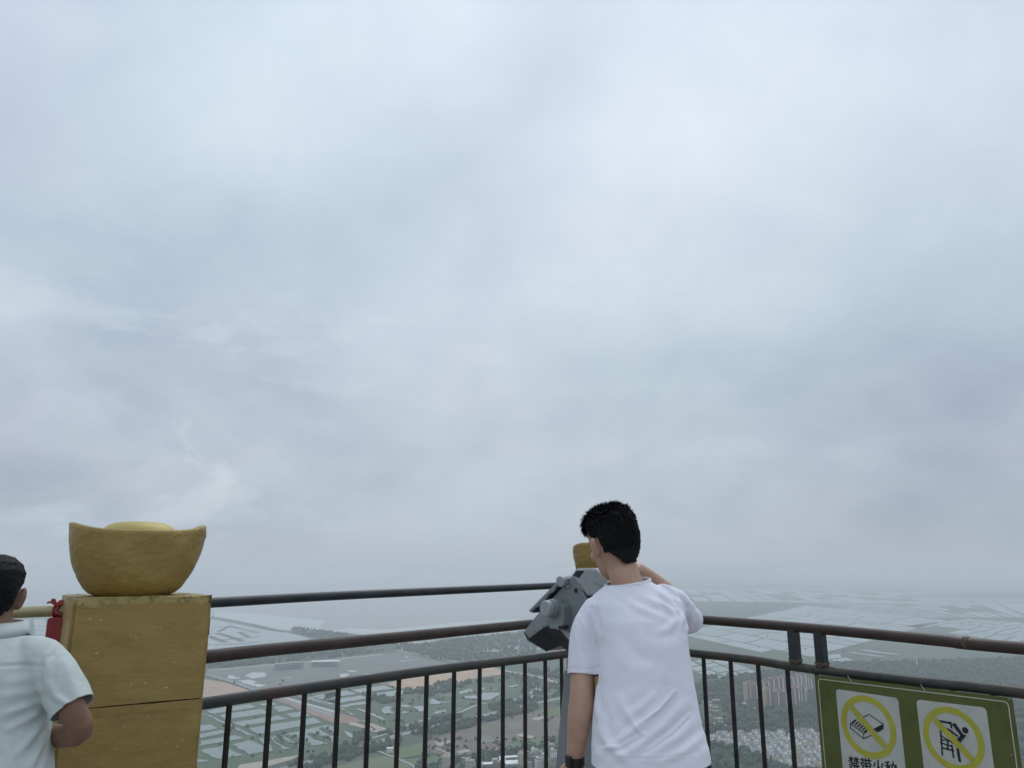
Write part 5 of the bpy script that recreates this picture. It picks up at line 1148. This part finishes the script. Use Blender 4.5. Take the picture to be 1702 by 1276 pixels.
for a in ((892, 1003), (904, 991), (916, 979.5)): vprism('shade_clip', [(a[0]-2.0, a[1]+3.5), (a[0]+3.5, a[1]-2.2), (a[0]+6, a[1]), (a[0]+.5, a[1]+6)], .05, .0875, 'castgrey', sh, .001)
def cyl(nm, a, b, rad, m, parent, n=32, bv=.004):
    V, Fc = tube([a, b], rad, n); o = mk(nm, V, Fc, m, parent, False); bevel(o, bv, 3, 50); 
    o.data.polygons.foreach_set('use_smooth', [len(q.vertices) == 4 for q in o.data.polygons]); return o
ha, hb = VP(930, 966, .10), VP(953, 962, .02); cyl('eyepiece_lever', ha, hb + (hb-ha)*.1, .0215, 'castlight', hd, 28, .005)
cyl('lock', VP(957.5, 981, .066), VP(957.5, 981, .0745), .0095, 'rust', hd, 24, .002)
cyl('keyhole', VP(957.5, 981, .0735), VP(957.5, 981, .0755), .004, 'blackplastic', hd, 16, .0005)
for x_, y_ in ((944, 974), (972, 962), (988, 984)):
    cyl('screw', VP(x_, y_, .069), VP(x_, y_, .0775), .0042, 'button', hd, 12, .0008)
# yoke
ypts = [(871, 1049, .085), (891.5, 1022, .105), (903, 1010, .11), (914, 1001, .11), (929, 1000, .11), (935.5, 1008, .11), (936.5, 1024, .11), (937, 1041, .11), (965, 1074, .10), (966, 1098, .02), (932, 1071, .02), (909, 1081, .02), (878, 1063, .05)]
near_ = [VP(x, y, o) for x, y, o in ypts]; far_ = [VP(x, y, o) + VN*(-.20-o) for x, y, o in ypts]
mid = [VP(880, 1059.5, .095), VP(905, 1041, .125), VP(931, 1046, .122), VP(962, 1082, .105)]
V_ = near_ + far_ + mid; n = len(near_); F_ = [(i, (i+1) % n, n+(i+1) % n, n+i) for i in range(n)] + [tuple(range(2*n-1, n-1, -1))]
m0 = 2*n
F_ += [(0, 1, m0+1, m0), (1, 2, 3, 4, 5, 6, m0+1), (6, 7, m0+2, m0+1), (7, 8, m0+3, m0+2)]
yk = bevel(fixnormals(mk('yoke', V_, F_, 'castgrey', view)), .003, 2, 20)
yu = mk('lower_facets', [near_[8], near_[9], near_[10], near_[11], near_[12], near_[0]] + mid, [(0, 1, 9), (1, 2, 8, 9), (2, 3, 7, 8), (3, 4, 6, 7), (4, 5, 6)], 'castdark', view)  # lower facets of the yoke, in the darker grey
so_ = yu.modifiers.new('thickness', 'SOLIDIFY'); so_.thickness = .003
k0 = VP(929, 1009.5, .09); cyl('pivot_boss', k0, k0 + VN*.045, .0345, 'castgrey', yk, 36)
k1 = k0 + VN*.045; kn = cyl('pivot_knob', k1, k1 + VN*.030, .0305, 'castlight', yk, 36, .005)
k2 = k1 + VN*.0285; cyl('knob_slot', k2 + Vector((.012, -.01, .0)) - VN*.004, k2 + Vector((.012, -.01, .0)) + VN*.0022, .004, 'blackplastic', kn, 10, .0005)
for dx in (-12, 13): vprism('yoke_notch', [(906+dx+8, 1040), (916+dx+8, 1039), (918+dx+8, 1044), (908+dx+8, 1045)], .10, .1245, 'blackplastic', yk, .001)
# swivel neck, column
c_t, c_b = P(962, 1085, 3.33), P(962, 1112, 3.33)
V_, F_ = tube([c_b, c_t], [.048, .042], 28); mk('swivel', V_, F_, 'castdark', view, True)
rings = []; col_top = c_b.z
for z, hw in ((0.0, .165), (.02, .165), (.021, .155), (col_top-.02, .052), (col_top, .050)):
    rings.append([Vector((c_b.x, c_b.y, z)) + Matrix.Rotation(-.25, 3, 'Z') @ Vector((a*hw, b*hw, 0)) for a, b in ((-1, -1), (1, -1), (1, 1), (-1, 1))])
bevel(fixnormals(mk('column', *loft(rings), 'castgrey', view)), .008, 3)

# ================================================================== HAZE
hz_m = bpy.data.materials.new('haze'); hz_m.use_nodes = True; t_ = hz_m.node_tree; t_.nodes.clear()
out = t_.nodes.new('ShaderNodeOutputMaterial'); pv = t_.nodes.new('ShaderNodeVolumePrincipled')
pv.inputs['Color'].default_value = (.94, .972, 1, 1); pv.inputs['Density'].default_value = 1.4e-4; pv.inputs['Anisotropy'].default_value = 0.0
t_.links.new(pv.outputs[0], out.inputs['Volume'])
try: hz_m.cycles.homogeneous_volume = True
except Exception: pass
MT['haze'] = hz_m
tag(mk('haze', *box((0, 0, -H-9.5), 260000, 260000, H+9.5+2.6), 'haze'), 'thin pale haze over the whole plain', None, None, 'stuff')
